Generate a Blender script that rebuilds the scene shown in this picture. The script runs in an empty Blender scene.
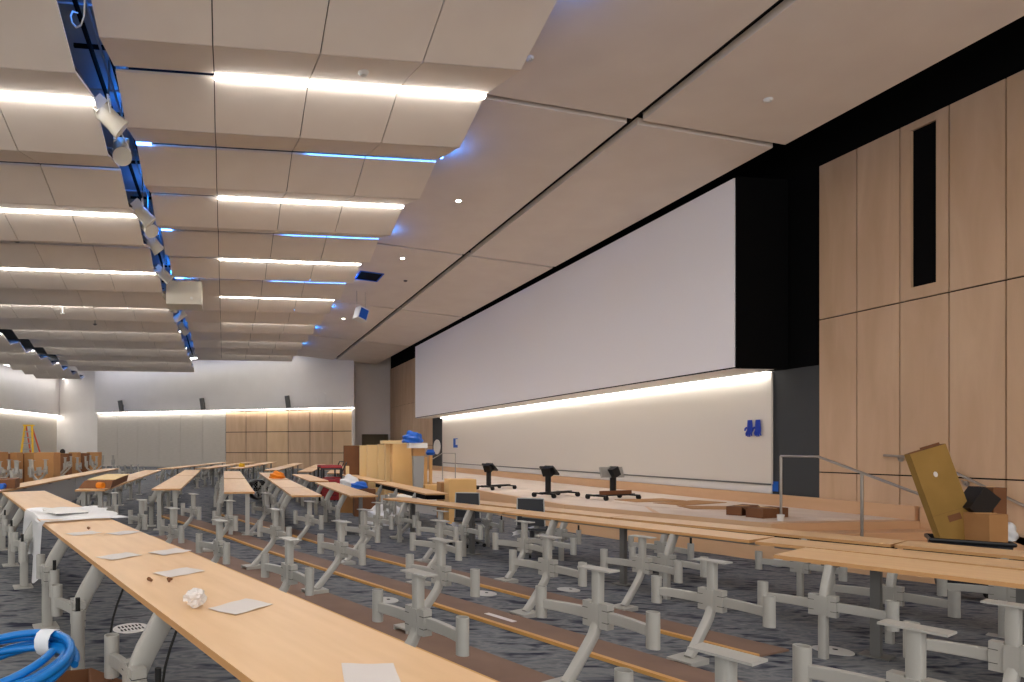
import bpy, bmesh, math, random
from mathutils import Vector, Matrix
random.seed(7)
SC = bpy.context.scene
COL = SC.collection
R = math.radians
ORD = ['first','second','third','fourth','fifth','sixth','seventh','eighth','ninth','tenth','eleventh','twelfth','thirteenth','fourteenth','fifteenth']

# ------------------------------------------------------------------ camera
EYE = 1.45
F = 635.0; PX = 304.0; PY = 448.0
YAW = math.atan2(PX-224.0, F)
SA, CA = math.sin(YAW), math.cos(YAW)
cd = bpy.data.cameras.new('camera'); cam = bpy.data.objects.new('camera', cd); COL.objects.link(cam)
cam.location = (0, 0, EYE); cam.rotation_euler = (R(90), 0, -YAW)
cd.sensor_width = 36.0; cd.lens = F/1024*36.0
cd.shift_x = (512-PX)/1024; cd.shift_y = (PY-341)/1024
cd.clip_start = 0.05; cd.clip_end = 300
SC.camera = cam

def at_depth(x, Z):
    """plan point seen at picture column x at depth Z"""
    xc = (x-PX)/F*Z
    return (xc*CA + Z*SA, -xc*SA + Z*CA)
def at_height(x, y, z):
    return at_depth(x, F*(EYE-z)/(y-PY))
def on_X(x, X):
    a = math.atan((x-PX)/F) + YAW
    return X/math.tan(a)

# ------------------------------------------------------------------ layout functions
TH = R(22.4)
N = (math.cos(TH), math.sin(TH)); T = (-math.sin(TH), math.cos(TH))
def qf(X, Y):
    return min(N[0]*X+N[1]*Y, X+3.5, .978*X-.208*Y+7.87)
def zq(q): return -.053*max(0.0, min(q, 12.0)-3.5)
def fz(X, Y): return zq(qf(X, Y))
def wing(d, s): return (N[0]*d+T[0]*s, N[1]*d+T[1]*s)
def s_at(x, d):
    """position along wing row d at picture column x"""
    Z = 635*d/(.8695*(x+57.0))
    return (Z-.4935*d)/.869

# ------------------------------------------------------------------ materials
def lin(c):
    c /= 255.0
    return c/12.92 if c <= .04045 else ((c+.055)/1.055)**2.4
def rgb(r, g, b): return (lin(r), lin(g), lin(b), 1)
def mat(name, col, rough=.6, metal=0, emit=0, ecol=None, spec=.4, alpha=1, trans=0):
    m = bpy.data.materials.new(name); m.use_nodes = True
    b = m.node_tree.nodes['Principled BSDF']
    b.inputs['Base Color'].default_value = col
    b.inputs['Roughness'].default_value = rough
    b.inputs['Metallic'].default_value = metal
    b.inputs['Specular IOR Level'].default_value = spec
    b.inputs['Alpha'].default_value = alpha
    b.inputs['Transmission Weight'].default_value = trans
    if emit:
        b.inputs['Emission Color'].default_value = ecol or col
        b.inputs['Emission Strength'].default_value = emit
    return m
def noisy(name, stops, scale=(1,1,1), nscale=4, detail=4, rough=.6, rot=(0,0,0), metal=0, bump=0, spec=.4, distort=0):
    m = mat(name, stops[0][1], rough, metal, spec=spec)
    nt = m.node_tree; b = nt.nodes['Principled BSDF']
    tc = nt.nodes.new('ShaderNodeTexCoord'); mp = nt.nodes.new('ShaderNodeMapping')
    mp.inputs['Scale'].default_value = scale; mp.inputs['Rotation'].default_value = rot
    nz = nt.nodes.new('ShaderNodeTexNoise'); nz.inputs['Scale'].default_value = nscale; nz.inputs['Detail'].default_value = detail
    nz.inputs['Distortion'].default_value = distort
    cr = nt.nodes.new('ShaderNodeValToRGB')
    els = cr.color_ramp.elements
    while len(els) < len(stops): els.new(.5)
    for e, (p, c) in zip(els, stops): e.position = p; e.color = c
    nt.links.new(tc.outputs['Object'], mp.inputs['Vector']); nt.links.new(mp.outputs['Vector'], nz.inputs['Vector'])
    nt.links.new(nz.outputs['Fac'], cr.inputs['Fac']); nt.links.new(cr.outputs['Color'], b.inputs['Base Color'])
    if bump:
        bp = nt.nodes.new('ShaderNodeBump'); bp.inputs['Strength'].default_value = bump; bp.inputs['Distance'].default_value = .01
        nt.links.new(nz.outputs['Fac'], bp.inputs['Height']); nt.links.new(bp.outputs['Normal'], b.inputs['Normal'])
    return m

M = {}
M['maple'] = noisy('maple_laminate', [(.3, rgb(214,176,130)), (.7, rgb(224,188,144))], (6,.8,6), 2, 5, .42)
M['mapleedge'] = mat('maple_edge_band', rgb(188,142,92), .5)
M['wood3'] = noisy('maple_veneer_light', [(.25, rgb(206,172,134)), (.55, rgb(216,184,146)), (.8, rgb(222,192,156))], (1.6,1.6,.5), 1.1, 6, .5, distort=.5)
M['metal'] = mat('grey_painted_steel', rgb(162,161,155), .42, .1)
M['darkmetal'] = mat('dark_painted_steel', rgb(104,104,102), .45, .2)
M['black'] = mat('matte_black', rgb(7,7,8), .85, spec=.1)
M['blackgloss'] = mat('black_plastic', rgb(22,22,25), .35)
M['rubber'] = mat('black_rubber', rgb(18,18,18), .8)
M['ceil'] = noisy('ceiling_board', [(.3, rgb(232,221,210)), (.7, rgb(237,227,216))], (1,1,1), 1.2, 3, .85, spec=.2)
M['void'] = mat('ceiling_void', rgb(22,26,34), .9, spec=.1)
M['joint'] = mat('joint_shadow', rgb(30,28,27), .9)
M['wallpaint'] = noisy('pale_wall_paint', [(.3, rgb(232,227,222)), (.7, rgb(236,231,226))], (1,1,1), 1, 3, .8)
M['fabric'] = noisy('grey_fabric_panel', [(.3, rgb(188,181,170)), (.7, rgb(197,190,179))], (1,1,6), 3, 4, .9)
M['wood'] = noisy('maple_veneer', [(.25, rgb(190,158,126)), (.55, rgb(202,170,138)), (.8, rgb(212,182,150))], (2.2,2.2,.35), 1.3, 6, .5, distort=.6)
M['wood2'] = noisy('plinth_wood', [(.25, rgb(204,164,126)), (.75, rgb(216,178,140))], (.4,.4,3), 1.5, 5, .5)
M['charcoal'] = mat('charcoal_wall', rgb(62,65,67), .8)
M['screen'] = mat('screen_fabric', rgb(243,241,242), .85, spec=.1)
M['board'] = mat('whiteboard_enamel', rgb(222,216,206), .28, spec=.5)
M['covergrey'] = mat('pale_grey_cover', rgb(176,176,172), .6)
M['white'] = mat('white_plastic', rgb(225,224,220), .5)
M['paper'] = mat('white_paper', rgb(212,206,202), .8)
M['film'] = mat('clear_plastic_film', rgb(232,234,236), .3, alpha=.86, spec=.6)
M['hard'] = noisy('brown_hardboard', [(.3, rgb(112,88,74)), (.7, rgb(124,99,84))], (1,1,1), 3, 4, .75)
M['edge'] = mat('oak_edge', rgb(196,148,84), .55)
M['card'] = noisy('corrugated_card', [(.3, rgb(170,124,78)), (.7, rgb(181,135,87))], (1,1,1), 3, 3, .85)
M['carddark'] = noisy('dark_card', [(.3, rgb(110,72,45)), (.7, rgb(122,81,52))], (1,1,1), 3, 3, .85)
M['cardolive'] = noisy('olive_card', [(.3, rgb(140,108,50)), (.7, rgb(152,118,58))], (1,1,1), 3, 3, .75)
M['cardtan'] = noisy('tan_board', [(.3, rgb(220,174,110)), (.7, rgb(230,186,124))], (1,1,.5), 2, 3, .7)
M['cream'] = mat('cream_board', rgb(232,204,150), .7)
M['blue'] = mat('blue_hose', rgb(10,112,190), .35)
M['bluecloth'] = mat('blue_tarp', rgb(20,92,190), .5)
M['tape'] = mat('masking_tape', rgb(214,220,226), .5)
M['gloveblue'] = mat('blue_nitrile', rgb(20,58,168), .5)
M['red'] = mat('red_enamel', rgb(150,24,30), .4)
M['orange'] = mat('orange_cloth', rgb(228,130,20), .7)
M['yellow'] = mat('yellow_fibreglass', rgb(240,190,30), .5)
M['ladderor'] = mat('orange_fibreglass', rgb(205,82,40), .5)
M['steel'] = mat('brushed_steel', rgb(170,165,158), .3, .9)
M['stagepaper'] = noisy('protection_paper', [(.3, rgb(214,196,180)), (.7, rgb(226,212,198))], (1,1,1), 1.4, 4, .7)
M['greypanel'] = mat('grey_modesty_panel', rgb(150,150,148), .6)
M['galv'] = mat('galvanised_duct', rgb(150,160,172), .6, 0)
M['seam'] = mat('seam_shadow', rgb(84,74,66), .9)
M['lampwhite'] = mat('lamp_housing', rgb(206,200,186), .5)
M['bin'] = mat('dark_bin', rgb(30,34,42), .5)
M['skin'] = mat('skin', rgb(190,140,110), .6)
M['hair'] = mat('dark_hair', rgb(28,20,16), .8)
M['shirt'] = mat('dark_shirt', rgb(40,44,54), .85)
M['meshback'] = mat('dark_mesh_fabric', rgb(52,54,58), .75)
M['led'] = mat('led_diffuser', rgb(255,244,232), .5, emit=17, ecol=(1,.965,.92,1))
M['ledcove'] = mat('led_cove', rgb(255,244,232), .5, emit=11, ecol=(1,.96,.91,1))
M['ledblue'] = mat('blue_led', rgb(40,130,255), .5, emit=11, ecol=(.07,.27,1,1))
M['ledfill'] = mat('added_fill_diffuser', rgb(255,244,232), .5, emit=6.5, ecol=(1,.96,.92,1))  # glow of the added wall fill lights
M['spotled'] = mat('downlight_lens', rgb(255,250,240), .5, emit=30, ecol=(1,.93,.84,1))
M['carpet'] = noisy('carpet_tile', [(.33, rgb(42,44,60)), (.42, rgb(84,88,94)), (.52, rgb(120,122,124)), (.62, rgb(90,94,100)), (.74, rgb(138,140,140))],
                    (2.4,6.5,1), 1.5, 9, .95, rot=(0,0,R(-22)), bump=.3, spec=.1, distort=.5)

# ------------------------------------------------------------------ mesh helpers
class MB:
    def __init__(self): self.bm = bmesh.new()
    def box(self, x0, x1, y0, y1, z0, z1, mtx=None, mi=0):
        vs = [self.bm.verts.new(p) for p in ((x0,y0,z0),(x1,y0,z0),(x1,y1,z0),(x0,y1,z0),(x0,y0,z1),(x1,y0,z1),(x1,y1,z1),(x0,y1,z1))]
        if mtx is not None:
            for v in vs: v.co = mtx @ v.co
        for f in ((0,3,2,1),(4,5,6,7),(0,1,5,4),(1,2,6,5),(2,3,7,6),(3,0,4,7)):
            fc = self.bm.faces.new([vs[i] for i in f]); fc.material_index = mi
        return self
    def hexa(self, pts, mi=0):
        """eight corners: bottom loop 0-3, top loop 4-7"""
        vs = [self.bm.verts.new(p) for p in pts]
        for f in ((0,3,2,1),(4,5,6,7),(0,1,5,4),(1,2,6,5),(2,3,7,6),(3,0,4,7)):
            fc = self.bm.faces.new([vs[i] for i in f]); fc.material_index = mi
        return self
    def prism(self, poly, z0, z1, mi=0):
        n = len(poly)
        z0f = z0 if callable(z0) else (lambda x, y: z0)
        z1f = z1 if callable(z1) else (lambda x, y: z1)
        lo = [self.bm.verts.new((x, y, z0f(x, y))) for x, y in poly]; hi = [self.bm.verts.new((x, y, z1f(x, y))) for x, y in poly]
        fs = [self.bm.faces.new(lo[::-1]), self.bm.faces.new(hi)]
        for i in range(n): fs.append(self.bm.faces.new((lo[i], lo[(i+1)%n], hi[(i+1)%n], hi[i])))
        for f in fs: f.material_index = mi
        return self
    def rings(self, rings, closed=False, caps=True, mi=0):
        V = [[self.bm.verts.new(p) for p in r] for r in rings]
        n = len(V[0]); m = len(V)
        for i in range(m if closed else m-1):
            a, b = V[i], V[(i+1)%m]
            for k in range(n):
                f = self.bm.faces.new((a[k], a[(k+1)%n], b[(k+1)%n], b[k])); f.material_index = mi
        if caps and not closed:
            self.bm.faces.new(V[0][::-1]).material_index = mi; self.bm.faces.new(V[-1]).material_index = mi
        return self
    def tube(self, pts, r, n=10, closed=False, mi=0):
        """round tube along points; r number or list"""
        P = [Vector(p) for p in pts]; m = len(P); rings = []
        up = None
        for i in range(m):
            if closed: d = (P[(i+1)%m]-P[i-1]).normalized()
            else: d = (P[min(i+1,m-1)]-P[max(i-1,0)]).normalized()
            if up is None: up = Vector((0,0,1)) if abs(d.z) < .9 else Vector((1,0,0))
            a = d.cross(up)
            if a.length < 1e-5: a = d.cross(Vector((0,1,0)))
            a.normalize(); b = a.cross(d).normalized(); up = b
            rr = r[i] if isinstance(r, (list, tuple)) else r
            rings.append([P[i]+a*rr*math.cos(2*math.pi*k/n)+b*rr*math.sin(2*math.pi*k/n) for k in range(n)])
        return self.rings(rings, closed, mi=mi)
    def cyl(self, c, r, z0, z1, n=20, r2=None, mi=0):
        r2 = r if r2 is None else r2
        return self.rings([[(c[0]+rr*math.cos(2*math.pi*k/n), c[1]+rr*math.sin(2*math.pi*k/n), z) for k in range(n)] for rr, z in ((r,z0),(r2,z1))], mi=mi)
    def sweep(self, pts, w, t, mi=0):
        """rounded flat bar in the x-z plane: pts (x,z); w along y, t thickness in plane"""
        P = [Vector((p[0], 0, p[1])) for p in pts]; m = len(P); rings = []
        for i in range(m):
            d = (P[min(i+1,m-1)]-P[max(i-1,0)]).normalized()
            nrm = Vector((d.z, 0, -d.x)); hy, ht = w/2, (t[i] if isinstance(t, (list,tuple)) else t)/2
            c = min(hy, ht)*.55; ring = []
            for (a, b) in ((-hy,-ht+c),(-hy+c*.3,-ht+c*.3),(-hy+c,-ht),(hy-c,-ht),(hy-c*.3,-ht+c*.3),(hy,-ht+c),(hy,ht-c),(hy-c*.3,ht-c*.3),(hy-c,ht),(-hy+c,ht),(-hy+c*.3,ht-c*.3),(-hy,ht-c)):
                ring.append(P[i]+Vector((0,a,0))+nrm*b)
            rings.append(ring)
        return self.rings(rings, mi=mi)
    def grid(self, fn, nu, nv, thick=0, mi=0):
        V = [[self.bm.verts.new(fn(i/nu, j/nv)) for j in range(nv+1)] for i in range(nu+1)]
        for i in range(nu):
            for j in range(nv):
                self.bm.faces.new((V[i][j], V[i+1][j], V[i+1][j+1], V[i][j+1])).material_index = mi
        return self
    def mesh(self, name, mats, smooth=True, bevel=0, solid=0):
        bm = self.bm
        if bevel:
            es = [e for e in bm.edges if len(e.link_faces) == 2 and e.calc_face_angle(0) > .6]
            bmesh.ops.bevel(bm, geom=es, offset=bevel, segments=2, profile=.6, affect='EDGES', clamp_overlap=True)
        if solid:
            bmesh.ops.recalc_face_normals(bm, faces=bm.faces)
            bmesh.ops.solidify(bm, geom=list(bm.faces), thickness=solid)
        bmesh.ops.recalc_face_normals(bm, faces=bm.faces)
        me = bpy.data.meshes.new(name); bm.to_mesh(me); bm.free()
        for m in (mats if isinstance(mats, (list,tuple)) else [mats]): me.materials.append(M[m])
        if smooth:
            for p in me.polygons: p.use_smooth = True
            me.set_sharp_from_angle(angle=R(38))
        return me

def link(name, me, parent=None, loc=(0,0,0), rot=(0,0,0)):
    o = bpy.data.objects.new(name, me); COL.objects.link(o)
    o.location = loc; o.rotation_euler = rot if not isinstance(rot, (int,float)) else (0,0,rot)
    if parent: o.parent = parent
    return o
def tag(o, label, cat, group=None):
    o['label'] = label; o['category'] = cat
    if group: o['group'] = group
    return o
def thing(name, label, cat, loc, rotz=0, group=None, rot=None):
    o = link(name, None, None, loc, rot or (0,0,rotz))
    return tag(o, label, cat, group)
def struct(name, mb, mats, loc=(0,0,0), rot=(0,0,0), smooth=False, bevel=0):
    o = link(name, mb.mesh(name, mats, smooth, bevel), None, loc, rot); o['kind'] = 'structure'; return o

# ------------------------------------------------------------------ floor
mb = MB(); X0, X1, Y0, Y1 = -28.0, 13.0, -5.0, 60.0
nx, ny = 110, 170
mb.grid(lambda u, v: (X0+(X1-X0)*u, Y0+(Y1-Y0)*v, fz(X0+(X1-X0)*u, Y0+(Y1-Y0)*v)), nx, ny)
struct('floor', mb, 'carpet')

# ------------------------------------------------------------------ front wall (X = 12)
FX = 12.0; SZ = .19            # stage floor height
mb = MB(); mb.box(FX+.06, FX+.2, -4, 45.3, -.6, 9.2); struct('wall_front', mb, 'black')
# near maple panels with open joints
SY = 11.5; PW = .778; zs = [-.55, .96, 4.05, 7.17]
mb = MB()
slot = (9.36, 9.76, 4.27, 7.03)
for k in range(18):
    ya, yb = SY-PW*(k+1)+.011, SY-PW*k-.011
    for a, b in zip(zs[:-1], zs[1:]):
        if k == 2 and b > 7:
            mb.box(FX, FX+.05, ya, slot[0], a+.012, b); mb.box(FX, FX+.05, slot[1], yb, a+.012, b)
            mb.box(FX, FX+.05, slot[0], slot[1], a+.012, slot[2]); mb.box(FX, FX+.05, slot[0], slot[1], slot[3], b)
        else: mb.box(FX, FX+.05, ya, yb, a+.012, b-(.012 if b < 7 else 0))
struct('wall_front_panelling', mb, 'wood').name = 'wall_front.001'
mb = MB(); mb.box(FX+.02, FX+.06, SY, 12.62, -.5, 3.14); struct('wall_front.002', mb, 'charcoal')
mb = MB(); mb.box(FX+.0, FX+.06, 33.85, 35.6, -.5, 7.2); struct('wall_front.003', mb, 'charcoal')
mb = MB()
for k in range(7):
    ya, yb = 35.62+1.35*k, 35.62+1.35*(k+1)-.03
    for a, b in ((-.5,1.6),(1.62,4.35),(4.37,7.17)): mb.box(FX, FX+.05, ya, yb, a, b)
struct('wall_front.004', mb, 'wood')
mb = MB(); mb.box(FX+.0, FX+.06, 12.62, 33.85, -.5, 7.2); struct('wall_front.005', mb, 'wallpaint')

# whiteboard
wb = thing('whiteboard', 'long white writing board under the projection screen', 'whiteboard', (FX, 23.2, .65))
mb = MB(); mb.box(-.05, -.005, -10.62, 10.62, 0, 2.46); link('board_surface', mb.mesh('b','board',False), wb)
mb = MB(); mb.box(-.08, -.05, -10.62, 10.62, -.02, .015); link('marker_ledge', mb.mesh('b','darkmetal',False), wb)
mb = MB(); mb.box(-.03, -.005, -10.6, 10.6, -.2, -.022); link('lower_strip', mb.mesh('b','white',False), wb)
mb = MB(); mb.box(FX-.1, FX-.01, 9.62, 35.9, SZ, .44); struct('baseboard_front', mb, 'wood2')

# projection screen box
sx = 10.74; sy0, sy1, szb, szt = 12.2, 34.9, 3.14, 7.2
ps = thing('projection_screen', 'very wide white screen in a deep black box above the whiteboard', 'projection screen', (sx, (sy0+sy1)/2, szb))
hy = (sy1-sy0)/2
mb = MB(); mb.box(.03, FX-sx-.005, -hy, hy, .0, szt-szb); link('screen_box', mb.mesh('b','black',False), ps)
mb = MB(); mb.box(0, .029, -hy+.03, hy-.03, .03, szt-szb-.02); link('screen_surface', mb.mesh('b','screen',False), ps)
mb = MB(); mb.box(.02, FX-sx-.3, -hy+.05, hy-.05, -.012, -.001); link('soffit_panel', mb.mesh('b','wallpaint',False), ps)
lt = thing('cove_light', 'continuous light strip tucked under the projection screen over the whiteboard', 'light', (FX-.13, 23.2, szb))
mb = MB(); mb.box(-.03, .03, -10.6, 10.6, -.035, -.012); link('light_diffuser', mb.mesh('b','ledcove',False), lt)
mb = MB(); mb.box(-.045, .045, -10.62, 10.62, -.012, -.001); link('light_channel', mb.mesh('b','white',False), lt)

# ------------------------------------------------------------------ stage
def rampz(x, y): return SZ
def wl(q, X): return (q-N[0]*X)/N[1]
st = [(7.5, 36.0), (7.5, wl(12, 7.5)), (9.05, wl(12, 9.05)), (FX-.001, wl(12, 9.05)), (FX-.001, 36.0)]
yR = wl(12, 9.05)
mb = MB(); mb.prism(st, -.8, SZ); o = struct('floor_stage', mb, 'wood2'); o.name = 'floor.001'
# steps at the end of the stage, down along the panelled wall
mb = MB()
for i in range(4):
    y1 = yR-.001-.42*i; y0 = y1-.42
    mb.prism([(wl(12,0)*0+ (12-N[1]*y1)/N[0], y1), ((12-N[1]*y0)/N[0], y0), (FX-.001, y0), (FX-.001, y1)], -.8, SZ-.13*(i+1))
y2 = yR-.001-1.68
mb.prism([((12-N[1]*y2)/N[0], y2), ((12-N[1]*3)/N[0], 3), (FX-.001, 3), (FX-.001, y2)], -.8, SZ-.56)
o = struct('floor_steps', mb, 'wood2'); o.name = 'floor.002'
mb = MB(); mb.prism([(FX-.1, yR), (FX-.1, 6.0), (FX-.01, 6.0), (FX-.01, yR)], -.4, lambda x, y: .44 if y > 9.5 else .44-.31*(9.6-y)); struct('baseboard_front.001', mb, 'wood2')

# ------------------------------------------------------------------ far and back walls
def wallrun(name, a, b, z0, z1, mats, thick=.15, off=0):
    a, b = Vector(a+(0,)), Vector(b+(0,)); d = (b-a); L = d.length; ang = math.atan2(d.y, d.x)
    mb = MB(); mb.box(0, L, off, off+thick, z0, z1); return struct(name, mb, mats, (a.x, a.y, 0), (0,0,ang)), L, ang
FA, FB = (9.0, 43.2), (-10.1, 52.7)
fd = Vector((FB[0]-FA[0], FB[1]-FA[1])); FL = fd.length; fang = math.atan2(fd.y, fd.x)
# lower panels: wood squares then grey fabric.  local x along wall from FA, local -y = outside
mb = MB(); mw = MB()
woodL = FL*.465
nxp = 6
for i in range(nxp):
    for k in range(4):
        a = woodL*i/nxp+.015; b = woodL*(i+1)/nxp-.03
        z1 = 4.15-1.52*k; z0 = max(-.4, z1-1.5)
        if z1 > z0: mw.box(a, b, -.06, 0, z0, z1-.03, None, (i*7+k*3)%3 == 0)
struct('wall_far', mw, ['wood','wood3'], (FA[0], FA[1], 0), (0,0,fang))
for i in range(6):
    a = woodL+(FL-woodL)*i/6+.01; b = woodL+(FL-woodL)*(i+1)/6-.01
    mb.box(a, b, -.06, 0, -.4, 4.13)
struct('wall_far.001', mb, 'fabric', (FA[0], FA[1], 0), (0,0,fang))
mb = MB(); mb.box(.05, FL, -.2, -.07, -.4, 9.2); struct('wall_far.002', mb, 'joint', (FA[0], FA[1], 0), (0,0,fang))
mb = MB(); mb.box(0, FL, 0, .3, 4.26, 9.0)
struct('wall_far.003', mb, 'wallpaint', (FA[0], FA[1], 0), (0,0,fang))
def cove(label, a, ang, L0, L1, z):
    o = thing('cove_light', label, 'light', (a[0], a[1], z), ang)
    mb = MB(); mb.box(L0, L1, .06, .15, -.05, -.012); link('light_diffuser', mb.mesh('c','ledcove',False), o)
    mb = MB(); mb.box(L0-.02, L1+.02, .04, .17, -.012, -.001); link('light_channel', mb.mesh('c','white',False), o)
cove('long cove light washing the far wood and grey panels', FA, fang, .1, FL-.15, 4.26)
wallrun('wall_door', (9.0, 43.21), (9.0, 45.1), -.5, 9, 'wallpaint', .2)[0].name = 'wall_far.004'
mb = MB(); mb.box(9.0, 9.9, 45.1, 45.3, -.5, 9); mb.box(11.9, 12.06, 45.1, 45.3, -.5, 9); mb.box(9.9, 11.9, 45.1, 45.3, 2.45, 9)
struct('wall_far.005', mb, 'wallpaint')
mb = MB(); mb.box(9.9, 11.9, 45.75, 45.8, -.5, 2.45); mb.box(9.9, 9.95, 45.3, 45.8, -.5, 2.45); mb.box(11.88, 12.1, 45.3, 45.8, -.5, 2.45); mb.box(9.9, 11.9, 45.3, 45.8, 2.45, 2.5)
mb.box(10.0, 10.9, 45.7, 45.75, -.4, 2.2); mb.box(10.92, 11.82, 45.7, 45.75, -.4, 2.2); M['doorpaint'] = mat('olive_door_paint', rgb(122,110,88), .6)
struct('door_1', mb, 'doorpaint')
# recess and back wall
RA, RB = (-10.1, 52.7), (-14.35, 57.2)
wallrun('wall_recess', RA, RB, -.3, 9, 'wallpaint', .2, -.2)[0].name = 'wall_back.001'
BA, BB = (-14.35, 57.2), (-26.0, -2.0)
bang = math.atan2(BB[1]-BA[1], BB[0]-BA[0]); BL = math.hypot(BB[0]-BA[0], BB[1]-BA[1])
mb = MB()
for i in range(20): mb.box(BL*i/20+.01, BL*(i+1)/20-.01, -.06, 0, -.3, 4.13)
struct('wall_back', mb, 'fabric', (BA[0], BA[1], 0), (0,0,bang))
mb = MB(); mb.box(0, BL, -.2, -.07, -.3, 9); struct('wall_back.002', mb, 'joint', (BA[0], BA[1], 0), (0,0,bang))
mb = MB(); mb.box(0, BL, 0, .3, 4.26, 9); struct('wall_back.003', mb, 'wallpaint', (BA[0], BA[1], 0), (0,0,bang))
cove('cove light over the grey back wall behind the yellow ladder', BA, bang, .1, BL-.2, 4.26)

def fill_strip(label, a, ang, L0, L1, z, off):  # fill light added out of sight to brighten the upper walls
    o = thing('wall_fill_light', label, 'light', (a[0], a[1], z), ang)
    mb = MB(); mb.box(L0, L1, off, off+.16, -.05, -.012); link('light_diffuser', mb.mesh('c','ledfill',False), o)
    mb = MB(); mb.box(L0-.02, L1+.02, off-.02, off+.18, -.012, .05); link('light_channel', mb.mesh('c','white',False), o)
fill_strip('added unseen fill light above the last ceiling panels by the far wall', FA, fang, .6, FL-.4, 8.05, 1.35)
fill_strip('added unseen fill light above the ceiling panels by the back wall', BA, bang, 1.0, 26, 7.35, 1.0)
# wall speakers on the far upper wall
def on_far(x):
    a = math.atan((x-PX)/F)+YAW; dx, dy = math.sin(a), math.cos(a)
    ux, uy = math.cos(fang), math.sin(fang)
    den = dx*uy-dy*ux; t = (FA[0]*uy-FA[1]*ux)/den
    return (t*dx-FA[0])*ux+(t*dy-FA[1])*uy
for x, lb in ((125.5, 'slim grey column speaker above the grey panels, furthest from the stage'), (206.5, 'slim grey column speaker above the grey panels beside the wood squares'), (291, 'slim grey column speaker high above the far wood panels')):
    L = on_far(x); p = (FA[0]+math.cos(fang)*L-math.sin(fang)*.3, FA[1]+math.sin(fang)*L+math.cos(fang)*.3)
    o = thing('wall_speaker', lb, 'speaker', (p[0], p[1], 4.35), fang, 'column speakers on the far wall')
    m2 = Matrix.Rotation(R(-8), 4, 'X') @ Matrix.Rotation(R(5), 4, 'Y')
    mb = MB(); mb.box(-.14, .14, .1, .32, .0, .85, m2); link('speaker_body', mb.mesh('s','darkmetal',False,.02), o)
    mb = MB(); mb.box(-.05, .05, 0, .14, .3, .5); link('speaker_bracket', mb.mesh('s','metal',False), o)
L = on_far(323); p = (FA[0]+math.cos(fang)*L-math.sin(fang)*.36, FA[1]+math.sin(fang)*L+math.cos(fang)*.36)
mb = MB(); mb.tube([(.35*math.cos(a*.2618), 0, .42*math.sin(a*.2618)) for a in range(24)], .03, 6, True)
tag(link('cable_loop', mb.mesh('ring','wallpaint'), None, (p[0], p[1], 4.95), fang), 'pale cable loop hung high on the far wall over the wood panels', 'cable')

# ------------------------------------------------------------------ ceilings
mb = MB(); mb.box(-30, 13, -6, 60, 9.2, 9.3); struct('ceiling', mb, 'void')
CZ = 7.30
def cz(X): return CZ+.093*(10.6-X)
# smooth front ceiling boards with open joints
jy = [-6.0, 2.9, 11.05, 19.4, 27.3, 35.6, 43.6]
mb = MB()
for a, b in zip(jy[:-1], jy[1:]):
    for x0, x1 in ((3.4, 7.54), (7.76, 10.6)):
        xe = x1+(.12 if (x1 > 10 and b < 12) else 0)
        mb.hexa([(x0,a+.075,cz(x0)),(xe,a+.075,cz(xe)),(xe,b-.075,cz(xe)),(x0,b-.075,cz(x0)),
                 (x0,a+.075,cz(x0)+.14),(xe,a+.075,cz(xe)+.14),(xe,b-.075,cz(xe)+.14),(x0,b-.075,cz(x0)+.14)])
struct('ceiling.001', mb, 'ceil')
mb = MB(); mb.hexa([(3.4,-6,cz(3.4)+.2),(10.62,-6,cz(10.62)+.2),(10.62,44,cz(10.62)+.2),(3.4,44,cz(3.4)+.2),(3.4,-6,cz(3.4)+.25),(10.62,-6,cz(10.62)+.25),(10.62,44,cz(10.62)+.25),(3.4,44,cz(3.4)+.25)])
struct('ceiling.002', mb, 'joint')

PY0, PER = 10.51, 2.53
def slotY(j): return PY0+PER*j
def clouds(name, xs, zt, jr, drop=.33):
    mb = MB(); tk = .04
    for j in jr:
        ya, yb = slotY(j)+.07, slotY(j+1)-.07; ym = ya+(yb-ya)*.48
        for x0, x1 in zip(xs[:-1], xs[1:]):
            x0 += .009; x1 -= .009
            for (a, za), (b, zb) in (((ya, zt), (ym-.008, zt-drop)), ((ym+.008, zt-drop), (yb, zt))):
                mb.hexa([(x0,a,za),(x1,a,za),(x1,b,zb),(x0,b,zb),(x0,a,za+tk),(x1,a,za+tk),(x1,b,zb+tk),(x0,b,zb+tk)])
    struct(name, mb, 'ceil')
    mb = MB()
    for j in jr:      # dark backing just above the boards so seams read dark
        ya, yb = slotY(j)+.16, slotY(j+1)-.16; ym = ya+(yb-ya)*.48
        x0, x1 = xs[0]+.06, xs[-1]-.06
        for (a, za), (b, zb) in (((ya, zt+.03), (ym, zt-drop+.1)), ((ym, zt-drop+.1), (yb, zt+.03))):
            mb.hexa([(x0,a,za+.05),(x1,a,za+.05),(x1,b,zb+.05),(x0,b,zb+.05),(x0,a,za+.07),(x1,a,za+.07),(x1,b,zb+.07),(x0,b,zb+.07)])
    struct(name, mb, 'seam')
ZR, ZL, Z3 = 7.55, 7.02, 6.72
XR = [-1.75, -.16, 1.4, 2.95, 4.5]
XL = [-9.8, -8.25, -6.7, -5.15, -3.6, -2.05]
X3 = [-13.25, -11.7, -10.15]
clouds('ceiling', XR, ZR, range(-5, 13))
clouds('ceiling', XL, ZL, range(-5, 14))
clouds('ceiling', X3, Z3, range(-1, 15))

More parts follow.
